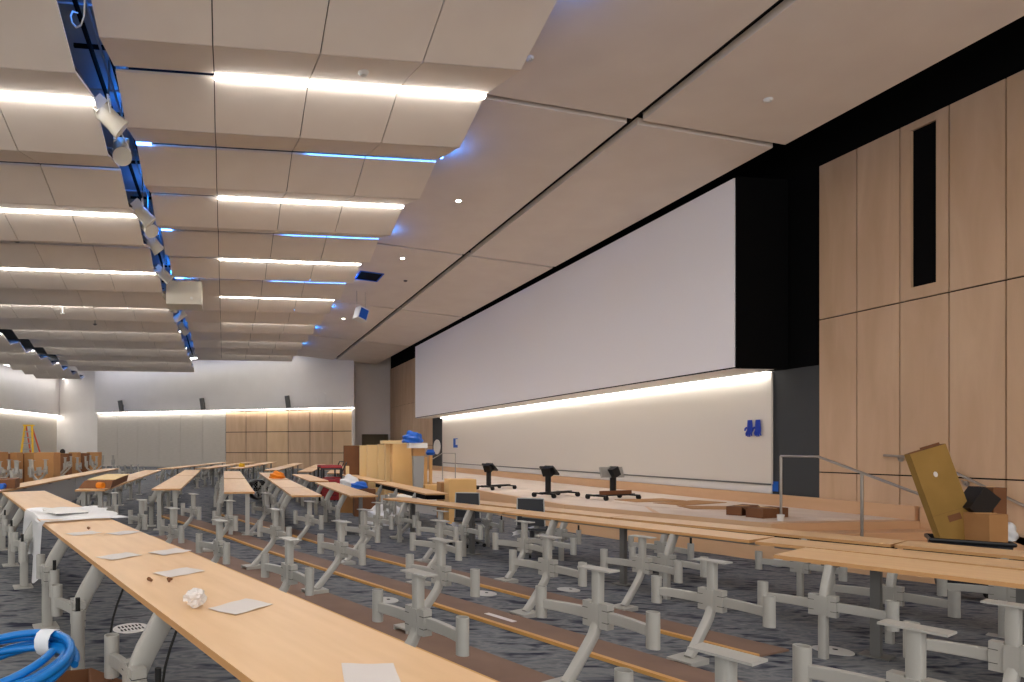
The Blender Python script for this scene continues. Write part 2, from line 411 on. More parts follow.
# linear lights in every other slot
def strip(label, x0, x1, Y, z, grp, m='led', cat='linear light', name='linear_light', w=.045):
    o = thing(name, label, cat, ((x0+x1)/2, Y, z), 0, grp); h = (x1-x0)/2
    mb = MB(); mb.box(-h, h, -w, w, -.03, .0); link('light_diffuser', mb.mesh('l', m, False), o)
    mb = MB(); mb.box(-h-.01, h+.01, -w-.006, w+.006, .001, .06); link('light_housing', mb.mesh('l','white',False), o)
for fi, (fname, x0, x1, z, js) in enumerate((('ceiling field beside the smooth ceiling', -.15, 4.48, ZR, range(-4, 13, 2)),
        ('middle ceiling field past the blue gap', -9.78, -2.07, ZL, range(-4, 14, 2)), ('low ceiling field over the back wall', -13.2, -10.2, Z3, range(4, 13, 2)))):
    n = 0
    for j in js:
        Y = slotY(j)
        vis = Y > 9
        if vis: n += 1
        lb = f"white linear light, {ORD[n-1]} from the camera, {fname}" if vis else f"white linear light overhead, {fname}"
        strip(lb, x0, x1, Y, z-.01, 'linear ceiling lights' if vis else f'overhead linear lights {fname}')
n = 0
for j in range(-1, 13, 2):
    n += 1
    strip(f"blue light line in a ceiling slot by the smooth ceiling, {ORD[n-1]} from the camera", 1.7, 4.62, slotY(j), ZR+.1, 'blue slot lights', 'ledblue', 'blue light', 'blue_light', .03)
    strip(f"short blue light where a dark slot meets the ceiling gap, {ORD[n-1]} from the camera", -1.74, -1.45, slotY(j), ZR+.02, 'blue gap lights', 'ledblue', 'blue light', 'blue_light', .04)
n = 0
for j in range(3, 14, 2):
    n += 1
    strip(f"short blue light along the stepped ceiling gap, {ORD[n-1]} from the camera", -9.78, -9.3, slotY(j), ZL+.02, 'blue back gap lights', 'ledblue', 'blue light', 'blue_light', .04)
# ductwork and blue uplights in the two gaps
for gx, zt, lb in ((-2.3, 8.05, 'square metal duct glowing blue inside the ceiling gap by the spotlights'), (-10.5, 7.7, 'square metal duct in the stepped ceiling gap over the back of the hall')):
    o = thing('ventilation_duct', lb, 'duct', (gx, 22, zt))
    mb = MB(); mb.box(-.5, .5, -27, 26, 0, .5); link('duct_run', mb.mesh('d','galv',False), o)
    for k in range(18):
        mb = MB(); mb.box(-.54, .54, -.04, .04, -.03, .53); link('duct_flange', mb.mesh('d','galv',False), o, (0,-16.8+2.3*k,0))
for k, (cxx, czz, r_) in enumerate(((-1.83, 7.86, .03), (-1.98, 7.92, .022), (-2.12, 7.84, .04))):
    mb = MB(); mb.tube([(cxx+.02*math.sin(1.3*i+k), -4+4*i, czz+.03*math.sin(2*i+k)) for i in range(13)], r_, 8)
    tag(link('conduit_pipe', mb.mesh('c',('black','galv','black')[k]), None), ('black conduit pipe in the ceiling gap, closest to the smooth ceiling','thin grey conduit pipe in the ceiling gap between two black ones','thick black conduit pipe in the ceiling gap under the duct')[k], 'pipe')
for i in range(9):
    mb = MB(); mb.box(-.42,.42,-.03,.03,0,.05)
    tag(link('cross_bracket', mb.mesh('c','black',False), None, (-2.0, 8.6+2.1*i, 7.965)), f'black bracket across the blue ceiling gap, {ORD[i]} from the camera', 'bracket', 'gap brackets')
def blue_point(x, y, z, e, r=.25):
    l = bpy.data.lights.new('blue_gap_lamp', 'POINT'); l.energy = e; l.color = (.02,.25,1); l.shadow_soft_size = r
    o = bpy.data.objects.new('blue_gap_lamp', l); COL.objects.link(o); o.location = (x, y, z)
for k in range(11): blue_point(-1.5, 5+3.6*k, 7.86, 30, .06)
for j in range(-3, 13, 2): blue_point(4.72, slotY(j), 7.68, 5, .05)
for k in range(7): blue_point(-9.6, 20+4.6*k, 7.45, 24, .06)

# stage spotlights hanging in the gap
def spot(label, Y, z, yaw, pitch, s=1.0):
    o = thing('stage_spotlight', label, 'spotlight', (-1.9, Y, z), 0, 'spotlights in the ceiling gap')
    mt = Matrix.Rotation(yaw, 4, 'Z') @ Matrix.Rotation(pitch, 4, 'Y') @ Matrix.Scale(s, 4)
    mb = MB(); mb.cyl((0,0), .15, -.1, .16, 18); mb.bm.verts.ensure_lookup_table()
    for v in mb.bm.verts: v.co = mt @ v.co
    body = link('lamp_body', mb.mesh('s','lampwhite'), o)
    mb = MB(); mb.cyl((0,0), .175, -.27, -.1, 18, .15)
    for v in mb.bm.verts: v.co = mt @ v.co
    link('lens_barrel', mb.mesh('s','lampwhite'), o)
    mb = MB(); mb.box(-.14, .14, -.14, .14, .16, .32)
    for v in mb.bm.verts: v.co = mt @ v.co
    link('driver_box', mb.mesh('s','lampwhite',False), o)
    mb = MB(); mb.tube([mt @ Vector((0,.165,0)), Vector((0,.165,.3)), Vector((0,0,.36)), Vector((0,-.165,.3)), mt @ Vector((0,-.165,0))], .014, 6); link('yoke', mb.mesh('s','white'), o)
    mb = MB(); mb.tube([(0,0,.33),(0,0,.95)], .016, 6); link('hanger_rod', mb.mesh('s','steel'), o)
for i, (Y, z, yw, pt) in enumerate(((10.9,6.95,.3,-.9),(12.2,7.0,1.8,.8),(15.3,6.95,.2,-.8),(16.3,7.0,2.2,.9),(17.6,7.0,.4,-.7),(20.6,6.95,.1,-.9),(23.2,7.0,.5,.8),(25.0,7.0,1.9,-.8),(27.4,7.0,.2,.9),(30.2,7.0,.5,-.8))):
    spot(f"white spotlight in the ceiling gap, {ORD[i]} of ten from the camera", Y, z, yw, pt)
o = thing('hanging_projector', 'pale boxy projector hung under the ceiling beside the gap', 'projector', (-1.35, 22.4, 6.45))
mb = MB(); mb.box(-.6, .6, -.45, .55, -.1, .68); link('projector_case', mb.mesh('p','lampwhite',False,.02), o)
mb = MB(); mb.cyl((0,0), .05, 0, .03, 16)
for v in mb.bm.verts: v.co = Matrix.Rotation(R(90),4,'X') @ v.co + Vector((.25,-.45,.1))
link('status_port', mb.mesh('p','white'), o)
mb = MB()
for a, b in ((-.5,-.4),(.5,-.4),(-.5,.42),(.5,.42)): mb.tube([(a,b,.6),(a,b,1.02)], .012, 6)
link('hanger_rod', mb.mesh('p','steel'), o)
# white cable looping in the gap close to the camera
pts = [(-1.95+.16*math.sin(t*.55), 8.15+.12*t-.0, 7.35+.28*math.cos(t*.62)) for t in range(11)]
mb = MB(); mb.tube(pts, .012, 6); tag(link('hanging_cable', mb.mesh('c','white'), None), 'white cable looping down inside the blue ceiling gap', 'cable')

# things set in the smooth front ceiling
def on_front_ceiling(x, y):
    # solve for depth: (EYE + (448-y)/F*Z) = cz(X(Z))
    lo, hi = 1.0, 80.0
    for _ in range(60):
        Z = (lo+hi)/2; X, Y = at_depth(x, Z)
        if EYE+(PY-y)/F*Z < cz(X): lo = Z
        else: hi = Z
    return X, Y, cz(X)
sl = math.atan(.093)
for i, (x, y) in enumerate(((458.5,200.5),(402.5,258),(343.5,318.5))):
    X, Y, Z = on_front_ceiling(x, y)
    o = thing('recessed_downlight', f"lit round downlight in the smooth front ceiling, {ORD[i]} from the camera", 'downlight', (X, Y, Z), 0, 'lit downlights', rot=(0, sl, 0))
    mb = MB(); mb.cyl((0,0), .06, -.012, -.004, 20); link('lens', mb.mesh('d','spotled'), o)
    mb = MB(); mb.tube([(.075*math.cos(a*.3142), .075*math.sin(a*.3142), -.006) for a in range(20)], .014, 6, True); link('trim_ring', mb.mesh('d','white'), o)
    l = bpy.data.lights.new('downlight_beam', 'SPOT'); l.energy = 260; l.color = (1,.9,.78); l.spot_size = R(70); l.spot_blend = .5; l.shadow_soft_size = .08
    lo_ = bpy.data.objects.new('downlight_beam', l); COL.objects.link(lo_); lo_.location = (X, Y, Z-.05)
for i, (x, y, lb) in enumerate(((529.5,58,'small white detector on the smooth ceiling by the cloud edge'),(405.5,280.5,'dark round sensor on the smooth ceiling near the open hatch'),(768,99.5,'small white detector on the smooth ceiling near the black void'))):
    X, Y, Z = on_front_ceiling(x, y)
    o = thing('smoke_detector', lb, 'detector', (X, Y, Z), 0, rot=(0, sl, 0))
    mb = MB(); mb.cyl((0,0), .06, -.035, -.001, 18, .075); link('detector_body', mb.mesh('d','darkmetal' if i == 1 else 'white'), o)
    mb = MB(); mb.cyl((0,0), .03, -.05, -.035, 14, .04); link('sensor_cap', mb.mesh('d','darkmetal' if i == 1 else 'white'), o)
# open hatch with something hanging
X, Y, Z = on_front_ceiling(369, 276)
o = thing('ceiling_hatch', 'dark hatch in the smooth ceiling, its inner blue light painted on the frame', 'hatch', (X, Y, Z), 0, rot=(0, sl, 0))
mb = MB(); mb.box(-.4,.4,-.5,.5,-.012,-.004); link('hatch_shade_plate', mb.mesh('h','black',False), o)  # flat black plate painted for the dark inside
mb = MB()
for b in ((-.44,.44,-.54,-.5),(-.44,.44,.5,.54),(-.44,-.4,-.5,.5),(.4,.44,-.5,.5)): mb.box(*b,-.03,-.003)
link('hatch_glow_frame', mb.mesh('h','bluecloth',False), o)  # blue colour stands for the blue light inside the hatch
X, Y, Z = on_front_ceiling(361, 291)
o = thing('hanging_loudspeaker', 'white loudspeaker hanging on wires under the open ceiling hatch', 'loudspeaker', (X, Y, Z-.95), R(20))
mb = MB(); mb.box(-.22,.22,-.2,.2,-.25,.25, Matrix.Rotation(R(18),4,'Y')); link('speaker_body', mb.mesh('h','white',False,.04), o)
mb = MB(); mb.box(-.18,.18,-.212,-.2,-.2,.2, Matrix.Rotation(R(18),4,'Y')); link('speaker_grille', mb.mesh('h','bluecloth',False), o)
mb = MB(); mb.tube([(-.2,0,.25),(-.2,0,.94)], .008, 6); mb.tube([(.2,0,.2),(.2,0,.93)], .008, 6); link('hanging_wire', mb.mesh('h','steel'), o)

# ------------------------------------------------------------------ pedestal and table parts (shared meshes)
PM = {}
def slab(x0,x1,y0,y1,z0,z1,m,bev=.004):
    mb = MB(); mb.box(x0,x1,y0,y1,z0,z1); return mb.mesh('part', m, False, bev)
mb = MB(); mb.sweep([(-.30,.045),(-.24,.10),(-.10,.24),(-.045,.30),(-.012,.36),(0,.44),(0,.698)], .056, [.06,.06,.06,.06,.062,.064,.07]); PM['postA'] = mb.mesh('post','metal')
PM['capA'] = slab(-.05,.055,-.11,.11,.698,.708,'metal',.003)
mb = MB(); mb.box(-.42,-.20,-.085,-.065,0,.04); mb.box(-.42,-.20,.065,.085,0,.04); mb.box(-.42,-.2,-.085,.085,.04,.052); PM['footA'] = mb.mesh('foot','metal',False)
mb = MB(); mb.sweep([(-.42,.012),(-.42,.36),(-.417,.42),(-.408,.46),(-.392,.50),(-.365,.555),(-.275,.708)], .052, [.08,.08,.084,.09,.096,.1,.1]); PM['postB'] = mb.mesh('post','metal')
PM['baseB'] = slab(-.52,-.34,-.1,.1,0,.014,'metal')
PM['mountB'] = slab(-.31,.16,-.05,.05,.697,.709,'darkmetal',.002)
mb = MB(); mb.box(-.032,.032,-.085,-.029,.345,.50); mb.box(-.032,.032,.029,.085,.345,.50); mb.box(-.04,-.031,-.03,.03,.35,.495); mb.box(-.0335,.0335,-.087,-.05,.385,.388,None,1); mb.box(-.0335,.0335,.05,.087,.385,.388,None,1); mb.box(-.0335,.0335,-.087,-.05,.457,.46,None,1); mb.box(-.0335,.0335,.05,.087,.457,.46,None,1); PM['bracket'] = mb.mesh('bracket',['metal','joint'],False)
def arm_mesh(sg):
    mb = MB(); rings = []
    for t in range(6):
        u = t/5; y = sg*(.075+.28*u); x = -.05*u*u; h = .034-.003*u
        rings.append([(x-.015,y,.42-h),(x+.015,y,.42-h),(x+.018,y,.42-h+.004),(x+.018,y,.42+h-.004),(x+.015,y,.42+h),(x-.015,y,.42+h),(x-.018,y,.42+h-.004),(x-.018,y,.42-h+.004)])
    mb.rings(rings); return mb.mesh('arm','metal',False)
PM['arm1'] = arm_mesh(1); PM['arm-1'] = arm_mesh(-1)
def seat_tube(sg):
    mb = MB(); n = 18
    for r, z0, z1 in ((.036,.325,.53),):
        mb.rings([[(-.05+rr*math.cos(2*math.pi*k/n), sg*.385+rr*math.sin(2*math.pi*k/n), z) for k in range(n)] for rr, z in ((r,z0),(r,z1),(r-.005,z1),(r-.005,z1-.05))])
    return mb.mesh('tube','metal')
PM['tube1'] = seat_tube(1); PM['tube-1'] = seat_tube(-1)
def rod(sg):
    mb = MB(); mb.cyl((-.05, sg*.385), .013, .48, .60, 10); return mb.mesh('rod','rubber')
PM['rod1'] = rod(1); PM['rod-1'] = rod(-1)
# simplified one-mesh copies for the far rows
def simple_leg():
    mb = MB(); mb.sweep([(-.42,.012),(-.42,.43),(-.38,.535),(-.275,.705)], .052, .09); mb.box(-.52,-.34,-.1,.1,0,.014)
    mb.box(-.45,-.41,-.36,.36,.39,.45); mb.cyl((-.45,.385),.039,.315,.52,8); mb.cyl((-.45,-.385),.039,.315,.52,8)
    return mb.mesh('leg','metal',False)
PM['simpleB'] = simple_leg()
mb = MB(); mb.box(-.03,.03,-.03,.03,.012,.705); mb.box(-.09,.09,-.09,.09,0,.013); PM['straight'] = mb.mesh('post','darkmetal',False,.006)
mb = MB(); mb.box(-.035,.035,-.05,.05,.012,.705); mb.box(-.1,.1,-.1,.1,0,.013); PM['straightlight'] = mb.mesh('post','metal',False,.006)

def arms(parent, dx, swing=0, rods=False):
    b = link('bracket', PM['bracket'], parent, (dx,0,0))
    for sg in (1,-1):
        rd = rods and sg < 0
        a = link('seat_arm', PM['arm%d'%sg], parent, (dx,0,0), (0,0,swing*sg))
        if parent.parent is None: link('seat_tube', PM['tube%d'%sg], a)
        else: link('seat_tube', PM['tube%d'%sg], parent, (dx,0,0), (0,0,swing*sg))
        if rd: link('seat_rod', PM['rod%d'%sg], parent if parent.parent else a, (dx,0,0) if parent.parent else (0,0,0), (0,0,swing*sg) if parent.parent else (0,0,0))

def pedestal(x, y, rz, label, group, z=None):
    o = thing('seat_pedestal', label, 'pedestal', (x, y, fz(x, y) if z is None else z), rz, group)
    link('post', PM['postA'], o); link('cap_plate', PM['capA'], o); link('foot_plate', PM['footA'], o)
    arms(o, 0, random.uniform(-.12,.12))
    return o

def table(label, x, y, rz, length, width, legs, group, straights=(), panel=None, tray=None, detail=True, rods=False, z=None, light=False):
    zz = fz(x, y) if z is None else z
    o = thing('lecture_table', label, 'table', (x, y, zz), rz, group)
    h = length/2; w = width/2; lx = .33-w if w < .33 else 0
    mb = MB(); mb.box(-w, w, -h, h, .71, .74); me_ = mb.mesh('top',['maple','mapleedge'],False,.004)
    for p_ in me_.polygons:
        if abs(p_.normal.z) < .3: p_.material_index = 1
    link('tabletop', me_, o)
    for s in legs:
        if detail:
            lg = link('leg', PM['postB'], o, (lx,s,0))
            link('base_plate', PM['baseB'], lg); link('mount_plate', PM['mountB'], lg); arms(lg, -.42, random.uniform(-.15,.15), rods)
        else: link('leg', PM['simpleB'], o, (lx,s,0))
    for sx_, s in straights: link('support_post', PM['straightlight' if light else 'straight'], o, (sx_,s,0))
    if panel:
        mb = MB(); mb.box(w-.06, w-.03, -h+.02, h-.02, panel, .709); link('modesty_panel', mb.mesh('p','greypanel',False), o)
    if tray:
        mb = MB(); mb.box(-w+.02 if tray == 'black' else .05, w-.06, -h+.06, h-.06, .61 if tray == 'black' else .655, .709); link('tray_and_gap_shade', mb.mesh('p',tray,False), o)  # black tray is deepened to paint the dark gap under the top
    return o

# ------------------------------------------------------------------ tables of the near wing
def wing_table(label, d, s0, s1, width, legs_s, group, **k):
    sc = (s0+s1)/2; p = wing(d, sc)
    st_ = [(a, b-sc) for a, b in k.pop('straights', ())]
    return table(label, p[0], p[1], TH, s1-s0, width, [s-sc for s in legs_s], group, straights=st_, **k)
def chain_table(label, far_end, th, length, width, legs, **k):
    """table whose far end sits at a point and which runs towards the camera at heading th; legs and posts measured from the far end"""
    t = (-math.sin(th), math.cos(th)); c = (far_end[0]-t[0]*length/2, far_end[1]-t[1]*length/2)
    st_ = [(a, length/2-b) for a, b in k.pop('straights', ())]
    table(label, c[0], c[1], th, length, width, [length/2-b for b in legs], 'near wing tables', straights=st_, **k)
    return (far_end[0]-t[0]*(length+.02), far_end[1]-t[1]*(length+.02))
dA = 1.14
sA = s_at(70, dA)
tA = wing_table('maple table with loose papers and a crumpled paper ball on top', dA, -.6, sA, .64, (1.45,2.8,4.15,5.5), 'near wing tables', rods=True)
tA2 = wing_table('maple table end to end past the plastic sheet, by the cardboard bundle table', dA, sA+.02, 11.3, .64, (7.2,8.6,10.0,11.0), 'near wing tables', rods=True)
dJ = 7.1; sJ = lambda u: (635*dJ*u*1e-3/.8695-.4935*dJ)/.869
ends = [sJ(1/(394+57.)*1e3), sJ(1/(515.5+57)*1e3), sJ(1/(763+57.)*1e3)]
wing_table('long maple table in front of two wrapped chairs, far half of the pair', dJ, ends[1]+.01, ends[0], .5, (sJ(2.119),sJ(1.862)), 'near wing tables', straights=((0,sJ(1.84)+.3),(.05,sJ(2.14))), tray='greypanel')
wing_table('long maple table in front of two wrapped chairs, near half ending before the camera', dJ, ends[2]+.01, ends[1]-.01, .5, (sJ(1.608),sJ(1.348)), 'near wing tables', straights=((0,sJ(1.47)),), tray='greypanel')
chain_table('maple table continuing that row behind the wide table, stage side', wing(dJ, ends[2]-.02), TH+R(6), 4.6, .5, (1.0, 2.5), straights=((0,1.7),), tray='greypanel', z=zq(7.2))
dK = 6.1
sK = s_at(790, dK)
chain_table('wide maple table on grey legs between the black tub and the bare pedestals', wing(dK, sK), TH+R(4.5), 4.2, .66, (sK-s_at(842,dK), sK-s_at(842,dK)+1.5), straights=((.05,sK-s_at(872,dK)),(.05,sK-s_at(872,dK)+1.0)), z=zq(6.2))
dL = 8.42
s_ = s_at(470, dL)
i = 0
lbl = ['maple front row table ahead of the stage, starting at the wrapped chair', 'maple front row table ahead of the stage beneath the monitor carts', 'maple front row table ahead of the stage in front of the handrail', 'maple front row table ahead of the black tub and long carton']
P_ = wing(dL, s_)
for i in range(4): P_ = chain_table(lbl[i], P_, TH+R((0,3,5.5,6.5)[i]), 2.98, .5, (.75, 2.25), tray='black', rods=True, z=zq(8.5))

# bare pedestals in the near wing
rows = [(2.47, (1.277,2.105,2.89,3.623,4.36,5.05,5.85), 'first'), (3.52, (1.028,1.527,2.008,2.513,3.01,3.5,4.0), 'second'),
        (4.85, (.58,.934,1.30,1.653,2.013,2.373,2.73,3.1), 'third'), (6.04, (1.43,1.72,2.01,2.30), 'fourth')]
for d, us, nm in rows:
    for i, u in enumerate(us):
        Z = 635*d*u*1e-3/.8695; s = (Z-.4935*d)/.869; p = wing(d, s)
        pedestal(p[0], p[1], TH, f"bare grey seat pedestal, {ORD[i]} from the camera in the {nm} row past the paper-strewn table", 'bare seat pedestals')
# pedestal standing close on the near side of the wide table
# ------------------------------------------------------------------ middle tables, running parallel to the front wall
def mid(label, X, y0, y1, nleg, **k):
    L = y1-y0; k.setdefault('width', .5); w = k.pop('width')
    lg = [(-L/2+.75)+(L-1.5)*i/max(1,nleg-1) for i in range(nleg)] if nleg > 1 else [0]
    return table(label, X, (y0+y1)/2, 0, L, w, lg, 'middle block tables', **k)
def ends2(L): return ((-.14,-L/2+.2),(.14,-L/2+.2))
mid('maple table with a grey front panel, taped near end below the cartons', -3.87, 9.8, 16.4, 4, width=.46, panel=.16)
mid('maple table with a grey front panel, leading to the far grey wall', -3.87, 16.45, 22.8, 4, width=.46, panel=.16)
mid('maple table carrying the dark cardboard bundle', -2.27, 11.2, 15.7, 3, straights=ends2(4.5), light=True)
mid('maple table right behind the one with the dark cardboard bundle', -2.27, 15.75, 21.0, 3)
mid('maple table standing between the cardboard bundle table and the black fan', -1.0, 11.3, 16.5, 3, straights=ends2(5.2), light=True)
mid('maple table end to end behind the one beside the cardboard bundle', -1.0, 16.6, 21.0, 3)
mid('maple table seen end-on in the aisle, near half', .25, 10.5, 15.0, 3, straights=ends2(4.5), light=True)
mid('maple table seen end-on in the aisle, far half beside the black fan', .25, 15.2, 20.0, 3)
mid('short maple table in front of the orange cloth table', 1.36, 10.4, 12.5, 2)
mid('maple table between the short table and the orange cloth', 1.36, 12.55, 15.5, 2)
mid('maple table holding the orange cloth', 1.36, 15.7, 20.2, 3)
mid('maple table before the red carts and the blue-topped carton', 2.46, 11.0, 15.4, 3, straights=((0,-1.9),))
mid('maple table beside the red carts, far from the stage', 2.42, 16.1, 20.2, 3)
mid('maple table along the tan carton sheets, nearer half', 4.38, 12.7, 17.2, 3, tray='black')
mid('maple table along the tan carton sheets, farther half by the brown sheet', 4.38, 17.8, 22.6, 3)
for i, Y in enumerate((11.0, 12.5)):
    pedestal(3.35, Y, 0, f"bare grey seat pedestal, {ORD[i]} in the short line beside the tan carton table", 'bare seat pedestals')
# far wing: rows turning away
FT = R(-12)
fl = ['along the grey wall', 'second out from the grey wall', 'in the middle of the far rows', 'fourth out from the grey wall', 'fifth out from the grey wall', 'close to the far wood panels']
for r, q in enumerate((1.14,2.42,3.52,4.85,6.04,7.1)):
    for k in range(2):
        Yc = 24.9+5.2*k+.3*r*0; X = q-3.5+(Yc-21)*math.tan(R(12))
        table(f"distant maple table {fl[r]}, {'nearer' if k == 0 else 'farther'} one of its pair", X, Yc, FT, 5.0, .5, [-1.8,-.6,.6,1.8], 'far wing tables', detail=False, straights=((.1,-1.2),(.1,1.2)))

# ------------------------------------------------------------------ hardboard strips on the floor
def strip_board(label, d0, d1, s0, s1):
    mb = MB(); n = 24; rings = []
    for i in range(n+1):
        s = s0+(s1-s0)*i/n; ring = []
        for d, dz in ((d0,.001),(d1,.001),(d1,.016),(d0,.016)):
            p = wing(d, s); ring.append((p[0], p[1], fz(*p)+dz))
        rings.append(ring)
    mb.rings(rings); o = link('floor_board', mb.mesh('b','hard',False), None); tag(o, label, 'floor board')
    mb = MB(); rings = []
    for i in range(n+1):
        s = s0+(s1-s0)*i/n; ring = []
        for d, dz in ((d0-.055,.001),(d0-.001,.001),(d0-.001,.026),(d0-.055,.026)):
            p = wing(d, s); ring.append((p[0], p[1], fz(*p)+dz))
        rings.append(ring)
    mb.rings(rings); link('edge_strip', mb.mesh('b','edge',False), o)
strip_board('brown hardboard strip on the carpet closest to the paper-strewn table', 2.95, 3.32, -.5, 10.2)
strip_board('brown hardboard strip with oak edge between two pedestal rows', 4.02, 4.42, -.5, 13.4)
strip_board('brown hardboard strip with oak edge ending short before the wide table', 5.22, 5.66, s_at(772, 5.4), 12.8)
mb = MB(); p = wing(4.2, s_at(500, 4.2)); mb.box(-.03,.03,-.16,.16,0,.002)
tag(link('tape_strip', mb.mesh('t','paper',False), None, (p[0], p[1], fz(*p)+.017), TH), 'white tape strip stuck on the brown hardboard', 'tape')
# round floor covers
for i, (x, y, r, lb) in enumerate(((385.3,600.5,.125,'round white floor cover beside the first oak edged strip'),(484,593.8,.13,'round white floor cover between the two oak edged strips'),(568.5,590,.12,'round pale floor cover among the third row of bare pedestals'),(833,651,.13,'round pale floor cover under the wide maple table'),(131,628.5,.14,'round white slotted floor vent under the paper-strewn table'))):
    z = 0
    for _ in range(4): X, Y = at_height(x, y, z); z = fz(X, Y)
    o = thing('floor_grommet', lb, 'floor cover', (X, Y, z), TH)
    mb = MB(); mb.cyl((0,0), r, .001, .007, 28); link('cover_plate', mb.mesh('g','white' if i == 4 else 'covergrey'), o)
    mb = MB()
    if i == 4:
        for k in range(-3,4):
            for s2 in (-1,1): mb.box(.028*k-.007,.028*k+.007,s2*.045-.028,s2*.045+.028,.007,.0085)
    else: mb.cyl((r*.3,0), .018, .007, .009, 12)
    link('vent_slots' if i == 4 else 'finger_hole', mb.mesh('g','joint'), o)

# ------------------------------------------------------------------ things on the near table
ZA = .741
def put(x, y, z=ZA): return at_height(x, y, z)
pp = [((83.5,533.5),.7),((124,533),.8),((119,556.5),.9),((170,552),.9),((179,572.5),.95),((241,607),1.0),((371,678),1.0)]
pl = ['beside the plastic sheet on the aisle edge','beside the plastic sheet on the inner edge','third along the edge facing the hose coil','third along the inner edge','just beyond the crumpled paper ball','right beside the crumpled paper ball','nearest the camera end of the table']
for i, ((x, y), s) in enumerate(pp):
    X, Y = put(x, y); mb = MB(); hx, hy_ = .085, .12
    mb.grid(lambda u, v: ((u-.5)*2*hx, (v-.5)*2*hy_, .001+.004*abs(math.sin(3*u+5*v+i))), 5, 6)
    tag(link('paper_sheet', mb.mesh('p','paper',True,0,.0008), None, (X, Y, ZA), TH+R((-74,-62,-66,-70,-72,-68,-30)[i])), f"white paper sheet on the maple table, {pl[i]}", 'paper', 'papers on the maple table')
X, Y = put(195, 607)
bm = bmesh.new(); bmesh.ops.create_icosphere(bm, subdivisions=3, radius=.045)
for v in bm.verts: v.co *= 1+random.uniform(-.3,.25); v.co.z *= .85
mb = MB(); mb.bm.free(); mb.bm = bm
tag(link('crumpled_paper', mb.mesh('c','paper',False), None, (X, Y, ZA+.04)), 'crumpled white paper ball on the maple table', 'paper ball')
for (x, y, lb) in ((170,582,'small brown scrap by the crumpled paper ball'),(150,581.5,'tiny brown crumb near the table edge behind the paper ball'),(89,529.5,'brown twig-like scrap lying by the plastic sheet')):
    X, Y = put(x, y); mb = MB(); mb.tube([(-.02,0,0),(0,.008,.008),(.02,-.006,.004)], [.007,.011,.006], 6)
    tag(link('debris_scrap', mb.mesh('d','carddark'), None, (X, Y, ZA+.008), random.random()*3), lb, 'scrap')
# plastic sheet over the joint of the two near tables + flat grey panel on it
pc = wing(dA, sA+.35)
def film(u, v):
    # u across (x local), v along
    x = -.72+u*1.18; y = -.85+v*1.5
    z = .748+.012*math.sin(9*u+4*v)*math.sin(7*v)+.012*abs(math.sin(13*u*v+2))
    if x < -.34:
        k = -.34-x; x = -.335-.06*k-.03*math.sin(9*v)*k*3; z = .745-k*(1.35+.25*math.sin(8*v))
    if u > .985: x += .03*math.sin(20*v)
    return (x, y+.03*math.sin(11*u), z)
mb = MB(); mb.grid(film, 26, 28)
tag(link('plastic_sheet', mb.mesh('f','film'), None, (pc[0], pc[1], 0), TH), 'crinkled clear plastic sheet draped over two maple tables', 'plastic sheet')
o = thing('flat_monitor', 'flat pale grey panel lying on the plastic sheet', 'panel', (pc[0]+.03, pc[1]-.1, .775), TH+R(6))
mb = MB(); mb.box(-.17,.17,-.27,.27,.002,.014); link('panel_body', mb.mesh('m','white',False,.004), o)
mb = MB(); mb.box(-.16,.16,-.272,-.262,-.006,.002); mb.box(-.16,.16,.262,.272,-.006,.002); link('panel_edge', mb.mesh('m','blackgloss',False), o)
# cables hanging from the near table
for x0, y0, x1, y1, lb in ((123,588,138,622,'grey cable hanging from the table edge by the white floor vent'),(177,628,194,675,'dark cable hanging from the table edge close to the camera')):
    X, Y = at_height(x0, y0, .71); X2, Y2 = X-.06, Y-.12
    mb = MB(); mb.tube([(X+(X2-X)*t/7-.03*math.sin(t*.6), Y+(Y2-Y)*t/7, .705-.50*(t/7)) for t in range(8)], .006, 6)
    tag(link('hanging_cable', mb.mesh('c','rubber'), None), lb, 'cable')

# ------------------------------------------------------------------ blue hose coil on an open carton
cx, cy = at_depth(8, 2.95)
o = thing('cardboard_carton', 'open brown carton beneath the blue hose coil', 'carton', (cx+.1, cy-.02, 0), R(12))
mb = MB(); W_, D_, H_ = .27, .24, .32
for b in ((-W_,W_,-D_,-D_+.008),(-W_,W_,D_-.008,D_),(-W_,-W_+.008,-D_,D_),(W_-.008,W_,-D_,D_)): mb.box(*b, 0, H_)
mb.box(-W_,W_,-D_,D_,0,.008); link('carton_body', mb.mesh('c','carddark',False), o)
for (hx, rot, m) in ((W_, R(-28), 'carddark'),):
    mb = MB(); mb.box(0,.2,-D_,D_,-.004,.004); link('carton_flap', mb.mesh('c',m,False), o, (hx,0,H_), (0,rot*-1.0,0))
mb = MB(); mb.box(-W_,W_,-.2,0,-.004,.004); link('carton_flap', mb.mesh('c','cardtan',False), o, (0,-D_,H_), (R(25),0,0))
hc = thing('hose_coil', 'coil of thick blue hose bound with white tape', 'hose', (cx-.03, cy, .355), 0)
tl = Matrix.Rotation(R(-9), 4, 'Y') @ Matrix.Rotation(R(5), 4, 'X')
pts = []
for k in range(6*36):
    a = 2*math.pi*k/36; t = k/36
    rr = .30+.022*math.sin(1.7*t+.4)+.018*math.cos(2.3*t*1.1); zz = .02+.016*t+.012*math.sin(a*1.0+t)
    pts.append(tl @ Vector((rr*math.cos(a)*1.02+.01*math.sin(2*t), rr*math.sin(a)+.012*math.cos(3*t), zz+.012*math.sin(a+1.3*t))))
mb = MB(); mb.tube(pts, .0185, 10); link('hose', mb.mesh('h','blue'), hc)
